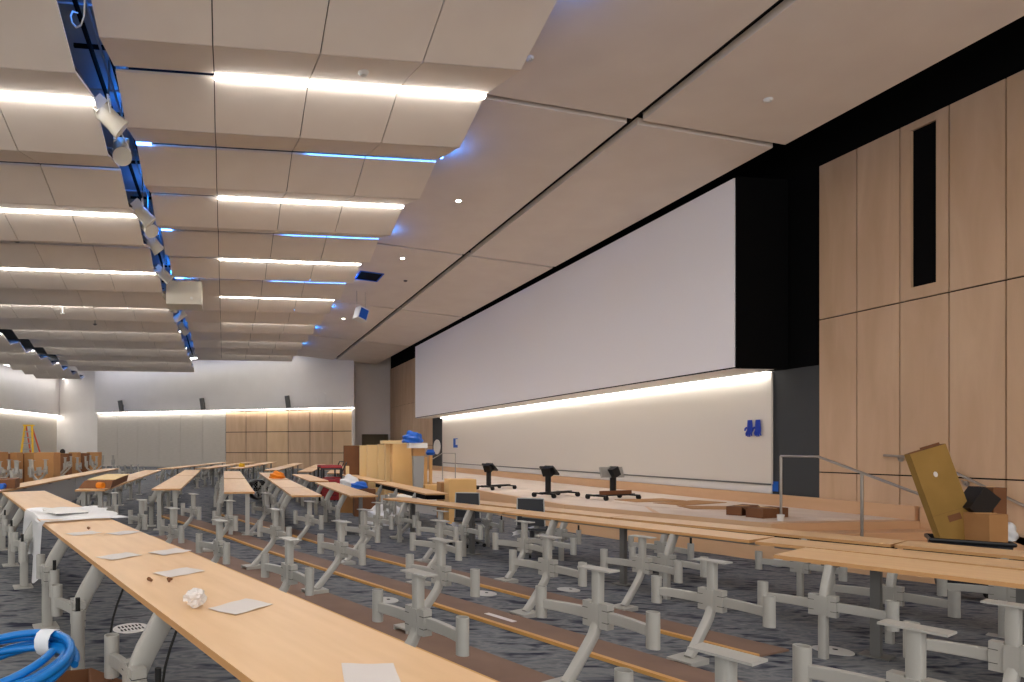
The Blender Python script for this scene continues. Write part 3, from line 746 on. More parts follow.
for a in (R(55), R(150)):
    c = tl @ Vector((.30*math.cos(a), .30*math.sin(a), .065))
    d = (tl.to_3x3() @ Vector((-math.sin(a), math.cos(a), 0)))
    rdl = tl.to_3x3() @ Vector((math.cos(a), math.sin(a), 0)); upv = tl.to_3x3() @ Vector((0,0,1)); rings = []
    for t in (-.05, .05):
        rings.append([c+d*t+rdl*(.058*math.cos(q*.5236))+upv*(.07*math.sin(q*.5236)) for q in range(12)])
    mb = MB(); mb.rings(rings, caps=False); link('tape_band', mb.mesh('h','tape',True,0,.002), hc)
X, Y = at_depth(90, 2.55)
mb = MB(); mb.box(-.16,.16,-.1,.1,-.003,.003, Matrix.Rotation(R(24),4,'Y'))
tag(link('cardboard_scrap', mb.mesh('c','cardtan',False), None, (X, Y, .3), R(30)), 'torn yellowish cardboard flap beside the blue hose carton', 'cardboard')

# ------------------------------------------------------------------ chairs in plastic
def chair(x, y, rz, label):
    o = thing('wrapped_chair', label, 'chair', (x, y, fz(x, y)), rz, 'plastic wrapped chairs')
    def shell(u, v):
        a = (u-.5)*1.3; z = .50+.42*v; w = .235-.02*v
        return (.20+.05*v-.07*math.cos(a*1.2)*1.0+.07, w*math.sin(a)*1.45, z)
    mb = MB(); mb.grid(shell, 10, 8); link('backrest', mb.mesh('c','meshback',True,0,.012), o)
    ed = [shell(0,v/8) for v in range(9)]+[shell(u/10,1) for u in range(1,11)]+[shell(1,v/8) for v in range(7,-1,-1)]
    mb = MB(); mb.tube(ed, .009, 8); link('back_frame', mb.mesh('c','covergrey'), o)
    mb = MB(); mb.grid(lambda u, v: (-.22+.46*u, -.22+.44*v, .46-.02*math.sin(math.pi*u)*math.sin(math.pi*v)+.03*(1-u)*0), 8, 8); link('seat', mb.mesh('c','meshback',True,0,.03), o)
    mb = MB(); mb.grid(lambda u, v: (-.28+.62*u, -.27+.54*v+.02*math.sin(9*u), .445-.09*abs(v-.5)*2-.05*math.sin(7*u+5*v)*.3), 10, 10); link('plastic_wrap', mb.mesh('c','film'), o)
    mb = MB(); mb.cyl((0,0), .03, .1, .43, 14); link('stem', mb.mesh('c','darkmetal'), o)
    mb = MB()
    for k in range(5):
        a = k*2*math.pi/5; mb.tube([(0,0,.11),(.15*math.cos(a),.15*math.sin(a),.095),(.29*math.cos(a),.29*math.sin(a),.07)], [.026,.02,.014], 8)
    link('star_base', mb.mesh('c','darkmetal'), o)
    for k in range(5):
        a = k*2*math.pi/5; mb = MB(); mb.cyl((0,0), .03, -.015, .015, 12)
        for v in mb.bm.verts: v.co = Matrix.Rotation(a,4,'Z') @ Matrix.Rotation(R(90),4,'X') @ v.co + Vector((.29*math.cos(a), .29*math.sin(a), .031))
        link('caster', mb.mesh('c','rubber'), o)
p = at_depth(467.5, 10.85); chair(p[0], p[1], R(248), 'plastic wrapped dark mesh chair standing next to the tan carton')
p = at_depth(532, 9.9); chair(p[0], p[1], R(238), 'plastic wrapped dark mesh chair just below the middle monitor cart')

# ------------------------------------------------------------------ AV carts on the stage
def av_cart(x, y, rz, label, wide=False, board=False):
    o = thing('monitor_cart', label, 'cart', (x, y, SZ+.003), rz, 'monitor carts on the stage')
    mb = MB(); mb.box(-.06,.06,-.66,.66,.09,.135) if wide else mb.box(-.045,.045,-.64,.64,.085,.145)
    mb.box(-.3,.3,-.56,-.48,.085,.125); mb.box(-.3,.3,.48,.56,.085,.125); link('base_frame', mb.mesh('a','blackgloss',False,.008), o)
    for a, b in ((-.28,-.52),(.28,-.52),(-.28,.52),(.28,.52)):
        mb = MB(); mb.cyl((0,0), .062, -.02, .02, 16)
        for v in mb.bm.verts: v.co = Matrix.Rotation(R(90),4,'X') @ v.co + Vector((a, b, .063))
        mb.box(a-.02, a+.02, b-.012, b+.012, .06, .1); link('caster', mb.mesh('a','rubber'), o)
    yc = 0 if wide else -.34
    mb = MB(); mb.sweep([(0,.12),(0,.6)], .13, .11); 
    for v in mb.bm.verts: v.co.y += yc
    link('mast', mb.mesh('a','blackgloss'), o)
    mt = Matrix.Translation((0,yc,.66)) @ Matrix.Rotation(R(25),4,'X')
    mb = MB(); mb.box(-.12,.12,-.1,.1,-.1,.12, mt); link('tilt_head', mb.mesh('a','blackgloss',False,.015), o)
    if wide:
        mb = MB(); mb.box(-.06,-.02,-.36,.36,-.12,.14, Matrix.Translation((0,0,.66)) @ Matrix.Rotation(R(-14),4,'Y')); link('monitor_back', mb.mesh('a','metal',False,.01), o)
        mb = MB(); mb.box(-.1,-.061,-.05,.05,-.1,.12, Matrix.Translation((0,0,.66)) @ Matrix.Rotation(R(-14),4,'Y')); mb.box(-.09,-.061,.12,.26,-.09,.1, Matrix.Translation((0,0,.66)) @ Matrix.Rotation(R(-14),4,'Y')); link('rear_bracket', mb.mesh('a','blackgloss',False), o)
    else:
        mb = MB(); mb.box(-.2,.2,-.02,.02,-.06,.26, Matrix.Translation((0,yc+.13,.62)) @ Matrix.Rotation(R(52),4,'X')); link('monitor_plate', mb.mesh('a','blackgloss',False,.008), o)
    if board:
        mb = MB(); mb.box(.06,.1,-.5,.5,.13,.22); link('cross_board', mb.mesh('a','carddark',False), o)
for x, y, lb, wd, rz in ((496,489.5,'black monitor cart on stage, smallest and farthest along the whiteboard',False,R(-62)),(556,497,'black monitor cart on stage with tilted head, middle of the three',False,R(-62)),(613,499.5,'black monitor cart on stage with a wide grey monitor seen from behind',True,R(-76))):
    X, Y = at_height(x, y, SZ); av_cart(X, Y, rz+R(0), lb, wd, wd)

# ------------------------------------------------------------------ stage protection sheets and clutter
def sheet(label, poly, z, m='stagepaper', th=.006):
    mb = MB(); mb.prism(poly, z, z+th); tag(link('protection_sheet', mb.mesh('s',m,False), None), label, 'sheet')
sheet('pale protective paper covering the stage along the whiteboard', [(9.0,33.5),(9.0,12.65),(11.0,9.8),(11.88,9.8),(11.88,33.5)], SZ+.001)
sheet('pale protective board along the stage edge under the monitor carts', [(7.6,28.0),(7.6,13.2),(8.3,11.45),(8.95,12.6),(8.95,28.0)], SZ+.001)
sheet('pinkish protective paper at the handrail end of the stage', [(8.35,11.3),(9.0,9.75),(10.95,9.75),(9.0,12.55)], SZ+.001, 'stagepaper')
def carton(label, x, y, z, rz, sx_, sy_, sz_, m='card', flaps=False, name='cardboard_carton', tilt=0, cat='carton', grp=None):
    o = thing(name, label, cat, (x, y, z), rz, grp)
    mb = MB(); mb.box(-sx_/2,sx_/2,-sy_/2,sy_/2,0,sz_, Matrix.Rotation(tilt,4,'Y')); link('carton_body', mb.mesh('c',m,False,.006), o)
    mb = MB(); mb.box(-sx_/2-.002,sx_/2+.002,-.03,.03,sz_-.001,sz_+.003, Matrix.Rotation(tilt,4,'Y')); link('tape_seam', mb.mesh('c','cardtan' if m != 'cardtan' else 'cream',False), o)
    if flaps:
        mb = MB(); mb.box(0,.16,-sy_/2,sy_/2,-.003,.003); link('carton_flap', mb.mesh('c',m,False), o, (sx_/2,0,sz_), (0,R(35),0))
    return o
def on_stage(x, y): return at_height(x, y, SZ+.008)
X, Y = on_stage(742, 514); carton('small open brown carton on the stage beside the white cup', X, Y, SZ+.008, R(-60), .25, .8, .16, 'carddark', True)
X, Y = on_stage(767, 517); carton('brown carton on the stage at the foot of the handrail post', X, Y, SZ+.008, R(-75), .3, .7, .17, 'carddark')
X, Y = on_stage(774, 517.5); mb = MB(); mb.cyl((0,0), .045, 0, .11, 16, .055)
tag(link('paper_cup', mb.mesh('c','white'), None, (X-.35, Y-.5, SZ+.008)), 'white paper cup beside the handrail post on stage', 'cup')
for x, y, L, rz, lb in ((690,503,1.6,20,'brown cardboard sheet lying on the stage by the small carton'),(715,508,1.2,-15,'torn brown cardboard sheet near the stage edge'),(650,500.5,1.4,8,'thin brown cardboard strip on the stage past the monitor carts')):
    X, Y = on_stage(x, y); mb = MB(); mb.box(-L/2,L/2,-.35,.35,0,.012)
    tag(link('cardboard_sheet', mb.mesh('s','card',False), None, (X, Y, SZ+.009), R(rz)), lb, 'cardboard')

# left end of the stage: cartons, tall sheets, bin
def tall(label, x0, x1, ytop, Z, m, dep=.12, z0=None, name='carton_sheet', rz=None):
    a, b = at_depth(x0, Z), at_depth(x1, Z); cx_, cy_ = (a[0]+b[0])/2, (a[1]+b[1])/2
    w = math.hypot(b[0]-a[0], b[1]-a[1]); zt = EYE+(PY-ytop)/F*Z; zb = fz(cx_, cy_) if z0 is None else z0
    o = thing(name, label, 'carton', (cx_, cy_, zb), -YAW if rz is None else rz, None)
    mb = MB(); mb.box(-w/2,w/2,-dep/2,dep/2,0,zt-zb); link('carton_body', mb.mesh('t',m,False,.006), o)
    mb = MB(); mb.box(-w/2-.003,w/2+.003,-.03,.03,zt-zb,zt-zb+.004); link('tape_seam', mb.mesh('t','cream',False), o)
    return o
tall('tall dark brown sheet standing behind the red carts', 343.5, 359.5, 445.5, 22.4, 'carddark', .1)
tall('narrow cream carton standing by the dark brown sheet', 359.8, 366.5, 445.5, 21.4, 'cream', .3)
tall('cream upright carton, second from the dark brown sheet', 367, 377.5, 445, 21.0, 'cream', .3)
tall('wide cream upright carton in the middle of the standing cartons', 378, 384.6, 444.5, 20.6, 'cream', .3)
tall('cream upright carton tucked against the big tan carton', 385, 392.5, 444, 20.2, 'cream', .35)
o = tall('big tan carton with two hand slots, tallest of the standing cartons', 391.5, 413.5, 444, 19.6, 'cardtan', .5)
for k in (0, 1):
    mb = MB(); mb.tube([(-.1+.2*k-.03,-.254,.25),(-.1+.2*k-.02,-.256,.42),(-.1+.2*k+.06,-.254,.5)], .016, 6); link('hand_slot', mb.mesh('t','carddark'), o)
p = at_depth(399, 19.7); zt = EYE+(PY-444)/F*19.7
mb = MB(); mb.box(-.55,.4,-.35,.3,0,.1); tag(link('flat_carton', mb.mesh('t','cream',False,.01), None, (p[0], p[1], zt+.006), -YAW), 'flat cream carton laid across the tops of the standing cartons', 'carton')
# grey bin with blue tarp
p = at_depth(418, 18.8); zb = EYE+(PY-478)/F*18.8
zb = SZ if p[0] > 7.5 else fz(*p)
o = thing('utility_bin', 'grey wheeled bin next to the big tan carton', 'bin', (p[0], p[1], zb), -YAW)
ht = EYE+(PY-443)/F*18.8-zb
mb = MB(); mb.rings([[(sx_*w,sy_*w*.9,z) for sx_, sy_ in ((-1,-1),(1,-1),(1,1),(-1,1))] for w, z in ((.12,.12),(.16,ht*.8))]); link('bin_body', mb.mesh('u','greypanel',False), o)
mb = MB(); mb.box(-.17,.17,-.16,.16,ht*.8,ht*.92); link('bin_band', mb.mesh('u','orange' if 0 else 'card',False), o)
mb = MB(); mb.box(-.3,.24,-.22,.22,ht*.92,ht); link('bin_lid', mb.mesh('u','white',False,.02), o)
for a, b in ((-.1,-.08),(.1,-.08),(-.1,.08),(.1,.08)):
    mb = MB(); mb.cyl((0,0), .06, -.025, .025, 12)
    for v in mb.bm.verts: v.co = Matrix.Rotation(R(90),4,'X') @ v.co + Vector((a, b, .06))
    link('caster', mb.mesh('u','rubber'), o)
def tarp(label, loc, rx, ry, rzs, seed):
    random.seed(seed); bm = bmesh.new(); bmesh.ops.create_icosphere(bm, subdivisions=4, radius=1)
    for v in bm.verts:
        k = 1+.1*math.sin(5*v.co.x+seed)*math.cos(4*v.co.y)+.08*math.sin(9*v.co.z+3*v.co.x)
        v.co = Vector((v.co.x*rx*k, v.co.y*ry*k, max(-.0, v.co.z+.35)*rzs*k))
    mb = MB(); mb.bm.free(); mb.bm = bm
    return mb, loc, label
mb, lc, lb = tarp('x', 0, .3, .22, .24, 3)
tag(link('blue_tarp', mb.mesh('t','bluecloth'), None, (p[0]-.2, p[1]-.05, zb+ht+.004)), 'bunched blue tarp lying on top of the cartons and grey bin', 'tarp')
# timber posts with blue cap
for x, yt, lb in ((425.5,457,'bare timber post standing beside the grey bin'),(430.5,452,'timber post with a blue cap beside the grey bin')):
    p = at_depth(x, 20.5); zb = SZ if p[0] > 7.5 else fz(*p); zt = EYE+(PY-yt)/F*20.5
    o = thing('timber_post', lb, 'post', (p[0], p[1], zb))
    mb = MB(); mb.box(-.045,.045,-.045,.045,.03,zt-zb); link('shaft', mb.mesh('p','cardtan',False,.004), o)
    mb = MB(); mb.box(-.07,.07,-.07,.07,0,.03); link('base_board', mb.mesh('p','cardtan',False), o)
    if '452' in str(yt):
        mb = MB(); mb.rings([[(r*math.cos(k*.5236), r*.8*math.sin(k*.5236), z) for k in range(12)] for r, z in ((.12,zt-zb-.1),(.16,zt-zb-.02),(.1,zt-zb+.08))]); link('blue_cap', mb.mesh('p','bluecloth'), o)
# low things at the stage's far end
for x, y, w, h_, m, lb, Z in ((440,478,1.0,.16,'cardtan','short tan carton lying at the far end of the stage',19.0),(460,496,.62,.55,'cardtan','square tan carton behind the first wrapped chair',14.6),(449,490,.5,.42,'card','brown carton standing beside the square tan carton',15.6)):
    p = at_depth(x, Z); zb = SZ+.008 if p[0] > 7.5 else fz(*p)
    carton(lb, p[0], p[1], zb, -YAW, w, .5, h_ + (SZ-zb if p[0] <= 7.5 else 0), m)
p = at_depth(425, 17.2); mb = MB(); mb.box(-1.3,1.3,-.4,.4,0,.4); 
tag(link('foam_board', mb.mesh('s','white',False,.02), None, (p[0], p[1], fz(*p)), R(-60)), 'stack of white boards behind the table by the tan cartons', 'boards')

# ------------------------------------------------------------------ handrails
def rail(label, X, pts, posts, r=.021):
    o = thing('handrail', label, 'handrail', (X, pts[0][0], posts[0][1]))
    y0, zb0 = pts[0][0], posts[0][1]
    mb = MB(); mb.tube([(0, y-y0, z-zb0) for y, z in pts], r, 10); link('rail', mb.mesh('r','steel'), o)
    for (py_, zb, zt) in posts:
        mb = MB(); mb.tube([(0, py_-y0, zb-zb0+.0), (0, py_-y0, zt-zb0)], r, 10); link('post', mb.mesh('r','steel'), o)
    return o
X = 9.93
rail('steel handrail on two posts going down the stage steps', X, [(10.25,1.305),(9.53,1.305),(7.93,.776),(7.3,.57)], [(10.25, SZ+.004, 1.305), (8.79, -.06, 1.05)])
wx = FX-.09
wr = thing('wall_handrail', 'steel handrail fixed to the maple panelled wall behind the long carton', 'handrail', (FX, 9.9, 1.3))
ya, yb, yc, yd = on_X(884, wx), on_X(925, wx), on_X(1024, wx), 6.5
def zp(x, y, X_):
    Yp = on_X(x, X_); return EYE+(PY-y)/F*(X_*SA+Yp*CA)
z1, z2 = zp(890,455.5,wx), zp(1024,506,wx)
sl2 = (zp(965,478,wx)-z2)/(on_X(965,wx)-yc)
mb = MB(); mb.tube([(-.09, ya-9.9, z1-1.3), (-.09, yb-9.9, z1-1.3-.03), (-.09, yc-9.9, z2-1.3), (-.09, yd-9.9, z2-1.3-sl2*(yc-yd))], .022, 10); link('rail', mb.mesh('r','steel'), wr)
for x, y in ((900,457.5),(965,482)):
    Yb = on_X(x, FX-.03); zb = zp(x, y, FX-.03)
    mb = MB(); mb.tube([(0,Yb-9.9,zb-1.3-.03),(-.06,Yb-9.9,zb-1.3-.03),(-.09,Yb-9.9,zb-1.3+.03)], .012, 8); 
    mb.tube([(-.001,Yb-9.9,zb-1.33),(-.02,Yb-9.9,zb-1.33)], .045, 14); link('wall_bracket', mb.mesh('r','steel'), wr)
# far end handrail
p = at_depth(446, 24.5)
rail('small steel handrail at the far end of the stage beside the whiteboard', p[0], [(p[1]+1.6,1.0),(p[1]+.4,1.25),(p[1]-1.0,1.25)], [(p[1]+.4,SZ+.01,1.25),(p[1]-1.0,SZ+.01,1.25)], .018)

# ------------------------------------------------------------------ blue tape / gloves on the whiteboard
def on_board(x, y): 
    Yp = on_X(x, FX-.06); return (FX-.056, Yp, EYE+(PY-y)/F*((FX-.06)*SA+Yp*CA))
o = thing('blue_gloves', 'blue gloves taped to the whiteboard near the charcoal wall', 'gloves', on_board(755, 427))
for k, (dy, dz, tw) in enumerate(((.1,-.0,.35),(-.12,.0,-.3))):
    mb = MB()
    def fing(c0, c1, r): mb.tube([c0, ((c0[0]+c1[0])/2-.02, (c0[1]+c1[1])/2, (c0[2]+c1[2])/2), c1], [r, r*.9, r*.6], 8)
    mb.rings([[(-.012+.03*math.cos(a*.785)-.03, dy+w*math.sin(a*.785), z) for a in range(8)] for w, z in ((.06,.16),(.075,.05),(.085,-.05),(.07,-.1))])
    for i in range(4): fing((-.04, dy-.06+.04*i, -.08), (-.05, dy-.075+.05*i+tw*.05, -.2-.02*(i in (1,2))), .02)
    fing((-.04, dy+.08, -.0), (-.05, dy+.13, -.08), .022)
    link('glove', mb.mesh('g','gloveblue'), o)
o = thing('blue_tape_patch', 'patch of blue and white tape on the far end of the whiteboard', 'tape', on_board(455.5, 443))
mb = MB(); mb.box(-.012,-.001,-.3,.3,-.24,.24); link('blue_tape', mb.mesh('g','bluecloth',False), o)
mb = MB(); mb.box(-.016,-.0125,-.34,-.05,-.1,.2); link('white_tape', mb.mesh('g','white',False), o)
Yp = on_X(437.5, FX); zc = EYE+(PY-447)/F*(FX*SA+Yp*CA)
mb = MB(); mb.rings([[(x_, .55*math.sin(k*.2618), .42*math.cos(k*.2618)) for k in range(24)] for x_ in (-.05, -.005)])
tag(link('wall_disc', mb.mesh('w','white'), None, (FX, Yp, zc)), 'white round disc on the charcoal strip beside the whiteboard', 'disc')
bp = on_board(772.5, 486); mb = MB(); mb.box(-.01,-.001,-.08,.08,-.12,.1)
tag(link('painter_tape', mb.mesh('t','bluecloth',False), None, (FX+.02, 12.55, bp[2])), 'blue painter tape at the lower corner of the whiteboard', 'tape')

# ------------------------------------------------------------------ black tub with long olive carton
zf = lambda x, y: fz(x, y)
p = at_depth(968, 7.75); zb = fz(*p)
rim = EYE-92/F*7.75+.02
o = thing('black_tub', 'large black tub cart by the panelled wall holding packaging', 'tub', (p[0], p[1], zb), -YAW-R(40))
mb = MB()
H_ = rim-zb
def rect(hx, hy_, z): return [(-hx,-hy_,z),(hx,-hy_,z),(hx,hy_,z),(-hx,hy_,z)]
mb.rings([rect(.27,.18,.12), rect(.34,.25,H_-.04), rect(.325,.235,H_-.04), rect(.26,.17,.14)], caps=True); link('tub_body', mb.mesh('b','bin',False), o)
mb = MB(); mb.tube([(-.35,-.26,H_-.02),(.35,-.26,H_-.02),(.35,.26,H_-.02),(-.35,.26,H_-.02)], .026, 8, True); link('tub_rim', mb.mesh('b','blackgloss'), o)
for a, b in ((-.2,-.13),(.2,-.13),(-.2,.13),(.2,.13)):
    mb = MB(); mb.cyl((0,0), .06, -.02, .02, 14)
    for v in mb.bm.verts: v.co = Matrix.Rotation(R(90),4,'X') @ v.co + Vector((a, b, .06))
    link('caster', mb.mesh('b','rubber'), o)
# long carton leaning in the tub
o2 = thing('long_carton', 'long olive brown carton leaning upright in the black tub', 'carton', (p[0]+.08, p[1]+.0, zb+.2), -YAW)
mt = Matrix.Rotation(R(-16.5), 4, 'Y') @ Matrix.Rotation(R(-4), 4, 'X')
mb = MB(); mb.box(-.23,.23,-.04,.04,0,1.7, mt); link('carton_body', mb.mesh('c','cardolive',False,.006), o2)
mb = MB(); mb.box(-.23,.23,-.0405,.0405,.9,.902, mt); mb.box(-.06,.1,-.0425,-.0405,.78,.86, mt); link('carton_crease', mb.mesh('c','carddark',False), o2)
mb = MB(); mb.box(-.23,-.06,-.04,-.035,1.7,1.72, mt); mb.box(-.02,.23,.035,.04,1.7,1.725, mt); mb.box(-.225,.225,-.035,.035,1.7005,1.703, mt); link('carton_flap', mb.mesh('c','carddark',False), o2)
mb = MB(); mb.rings([[mt @ Vector((-.02+.025*math.cos(k*.5236), y_, 1.38+.035*math.sin(k*.5236))) for k in range(12)] for y_ in (-.0415,-.044)]); link('round_hole', mb.mesh('c','paper'), o2)
ux, uy = CA, -SA
def tubpt(a, b): return (p[0]+ux*a+SA*b, p[1]+uy*a+CA*b)
a_ = tubpt(.08, -.12); carton('small brown carton in the black tub next to the long carton', a_[0], a_[1], zb+.55, -YAW, .22, .3, H_-.55+.32, 'card')
a_ = tubpt(.16, .05)
mb = MB(); mb.box(-.12,.12,-.1,.1,-.16,.16, Matrix.Rotation(R(38),4,'Y')); o = tag(link('black_case', mb.mesh('c','blackgloss',False,.015), None, (a_[0], a_[1], zb+H_+.43), -YAW), 'black case poking out of the black tub', 'case')
a_ = tubpt(.36, .12); carton('flat dark brown carton standing upright in the black tub', a_[0], a_[1], zb+.3, -YAW, .16, .3, H_-.3+.62, 'carddark')
a_ = tubpt(.3, -.14)
mb, _, _ = tarp('x', 0, .12, .1, .16, 5); tag(link('plastic_bundle', mb.mesh('t','film'), None, (a_[0], a_[1], zb+H_)), 'clear plastic bundle stuffed in the black tub', 'plastic')
# white lump on the steps' foot
p = at_depth(783, 9.2)
mb, _, _ = tarp('x', 0, .08, .07, .1, 9); 
X, Y = at_height(783, 563, -.36); tag(link('plastic_wad', mb.mesh('t','film'), None, (X-.1, Y, fz(X,Y)+.02)), 'wad of white plastic on the carpet before the stage', 'plastic')

# ------------------------------------------------------------------ left side: cartons, stacked pedestals, ladder, person
cl = [(-14,4,452,17.2,'card','brown carton closest to the camera end of the carton wall',.5),(5,13,453.5,18.4,'carddark','dark brown carton second in the carton wall',.4),(13.5,20,452.5,18.0,'card','brown carton under the ladder foot',.4),
      (20.5,27.5,453.5,18.8,'carddark','dark carton just past the ladder foot',.4),(28,37,452.6,18.6,'card','brown carton beside the tall tan carton',.5),(37.5,57,452.4,17.6,'card','tall wide tan carton at the middle of the carton wall',.5),
      (57.5,70,453.4,23.0,'carddark','dark brown carton hiding the stooping person',.4),(70.5,79,452.3,24.2,'card','brown carton past the person',.4),(79.5,88,453,25.6,'carddark','dark carton near the wall end of the carton wall',.4),(88.5,100,452.2,27.4,'card','brown carton at the far end of the carton wall',.5)]
for x0, x1, yt, Z, m, lb, dp in cl: tall(lb, x0, x1, yt, Z, m, dp, name='cardboard_carton')
def pallet(x, y, rz, lb):
    o = thing('wooden_pallet', lb, 'pallet', (x, y, fz(x,y)), rz)
    mb = MB()
    for k in range(3):
        for j in range(7): mb.box(-.6,.6,-.6+.175*j,-.6+.175*j+.12,.13+.15*k,.15+.15*k)
        for j in (-1,0,1): mb.box(j*.52-.04,j*.52+.04,-.6,.57,.0+.15*k+(.0 if k == 0 else .0),.13+.15*k)
    link('pallet_deck', mb.mesh('p','cardtan',False), o)
for i, (x, Z) in enumerate(((-7,13.6),(10,14.9),(25,16.0),(61,19.8),(82,22.4),(100,25.4))):
    p = at_depth(x, Z); pallet(p[0], p[1], R(7), f"low pallet stack under grey pedestals, {ORD[i]} along the carton wall")
    for k, dx in enumerate((-.36,.1,.5)):
        a_ = R(7)+R((0,4,-3)[k])+(math.pi if (i+k)%2 else 0)
        pedestal(p[0]+dx, p[1]+(-.06,.1,-.02)[k], a_, f"bare grey pedestal stored on a pallet by the carton wall", 'stored pedestals', z=fz(*p)+(.452,.452,.452)[k])
for i, x in enumerate((106,113,119,125,131,138)):
    p = at_depth(x, 26+.6*i); pedestal(p[0], p[1], random.uniform(0,6), 'bare grey pedestal stored in front of the far grey panels', 'spare pedestals far', z=fz(*p)+.0)
# black strap / box under taped end of table
p = at_height(9, 487.5, .741)
for k, (dy, m) in enumerate(((0,'bluecloth'),(.9,'white'),(1.5,'bluecloth'))):
    mb = MB(); mb.tube([(0,-.07,.05),(0,.07,.05)], .05, 14)
    tag(link('tape_roll', mb.mesh('t',m), None, (-3.87+.08, 10.0+dy, .742)), ('blue tape roll at the very end of the panelled table','white tape roll between two blue rolls on the panelled table','blue tape roll farther from the end of the panelled table')[k], 'tape roll')
mb = MB(); mb.box(-.2,.2,-.3,.3,0,.16); tag(link('brown_box', mb.mesh('c','carddark',False,.01), None, (-3.87,11.9,.742), R(10)), 'dark brown box on the panelled table below the cartons', 'box')
# ladder
Zl = 38.0; pa = at_depth(28.5, Zl); lz = fz(*pa); LH = EYE+(PY-426)/F*Zl-lz
o = thing('step_ladder', 'yellow A-frame step ladder against the back wall', 'ladder', (pa[0], pa[1], lz), -YAW+R(8))
for s2 in (-1,1):
    mb = MB(); mb.hexa([(s2*.42-.05,-.55,0),(s2*.42+.05,-.55,0),(s2*.42+.05,-.43,0),(s2*.42-.05,-.43,0),(s2*.2-.05,-.06,LH),(s2*.2+.05,-.06,LH),(s2*.2+.05,.05,LH),(s2*.2-.05,.05,LH)]); link('front_rail', mb.mesh('l','yellow',False), o)
    mb = MB(); mb.hexa([(s2*.36+.45-.04,.7,0),(s2*.36+.45+.04,.7,0),(s2*.36+.45+.04,.8,0),(s2*.36+.45-.04,.8,0),(s2*.16-.04,.06,LH),(s2*.16+.04,.06,LH),(s2*.16+.04,.14,LH),(s2*.16-.04,.14,LH)]); link('rear_rail', mb.mesh('l','ladderor',False), o)
for k in range(7):
    t = (k+1)/8; w = .42-.22*t; y_ = -.49+.48*t
    mb = MB(); mb.box(-w,w,y_-.05,y_+.08,LH*t-.03,LH*t+.03); link('step', mb.mesh('l','metal',False), o)
mb = MB(); mb.box(-.3,.3,-.1,.18,LH,LH+.08); link('top_cap', mb.mesh('l','yellow',False), o)
# person stooping behind the cartons
px_, py_ = at_depth(63.7, 25.0); pz = fz(px_, py_)
def skin(name, pts, edges, rad, m, parent=None, root=0, loc=(0,0,0), sub=2):
    me = bpy.data.meshes.new(name); me.from_pydata(pts, edges, []); o = link(name, me, parent, loc)
    md = o.modifiers.new('skin','SKIN'); md.use_smooth_shade = True
    for i, r in enumerate(rad):
        me.skin_vertices[0].data[i].radius = (r, r); me.skin_vertices[0].data[i].use_root = (i == root)
    sb = o.modifiers.new('sub','SUBSURF'); sb.levels = sub; sb.render_levels = sub
    me.materials.append(M[m]); return o
hz = EYE+(PY-449.6)/F*25.0-pz    # top of head above floor
pr = thing('person', 'person stooping behind the brown cartons, only dark hair showing', 'person', (px_, py_, pz), R(200))
hp = (0,0,.78)
body = [hp,(0,-.12,.95),(0,-.26,1.12),(0,-.31,1.17),(0,-.35,hz-.2),(0,-.37,hz-.12),(0,-.37,hz-.03),
        (.1,0,.74),(.12,-.1,.42),(.12,.02,.07),(.12,-.12,.04),(-.1,0,.74),(-.12,-.1,.42),(-.12,.02,.07),(-.12,-.12,.04),
        (.18,-.27,1.1),(.24,-.34,.86),(.2,-.5,.72),(.19,-.57,.68),(-.18,-.27,1.1),(-.24,-.34,.86),(-.2,-.5,.72),(-.19,-.57,.68)]
be = [(0,1),(1,2),(2,3),(3,4),(4,5),(5,6),(0,7),(7,8),(8,9),(9,10),(0,11),(11,12),(12,13),(13,14),(2,15),(15,16),(16,17),(17,18),(2,19),(19,20),(20,21),(21,22)]
br = [.15,.14,.15,.07,.085,.1,.075,.1,.07,.05,.045,.1,.07,.05,.045,.07,.05,.035,.035,.07,.05,.035,.035]
skin('body', body, be, br, 'shirt', pr)
bm = bmesh.new(); bmesh.ops.create_icosphere(bm, subdivisions=3, radius=.112)
for v in bm.verts: v.co = Vector((v.co.x*.92, v.co.y*1.08, v.co.z*1.0))+Vector((0,-.365,hz-.085))
mb = MB(); mb.bm.free(); mb.bm = bm; link('hair', mb.mesh('h','hair'), pr)

# dark cardboard bundle on the table
o = thing('cardboard_bundle', 'dark cardboard bundle with a pale sheet on top, lying on a maple table', 'cardboard', (-2.27, 12.75, .741), R(2))
mb = MB(); mb.hexa([(-.3,-1.25,0),(.24,-1.25,0),(.24,1.3,0),(-.3,1.3,0),(-.22,-1.1,.13),(.27,-1.1,.13),(.27,1.3,.13),(-.22,1.3,.13)]); link('folded_card', mb.mesh('c','carddark',False), o)
mb = MB(); mb.box(-.2,.28,-.9,1.4,.132,.15); link('top_sheet', mb.mesh('c','cream',False), o)
mb = MB(); mb.tube([(0,-.06,.06),(0,.06,.06)], .055, 12); tag(link('tape_roll', mb.mesh('t','orange'), None, (-2.12, 11.35, .742), R(60)), 'orange tape roll in front of the dark cardboard bundle', 'tape roll')
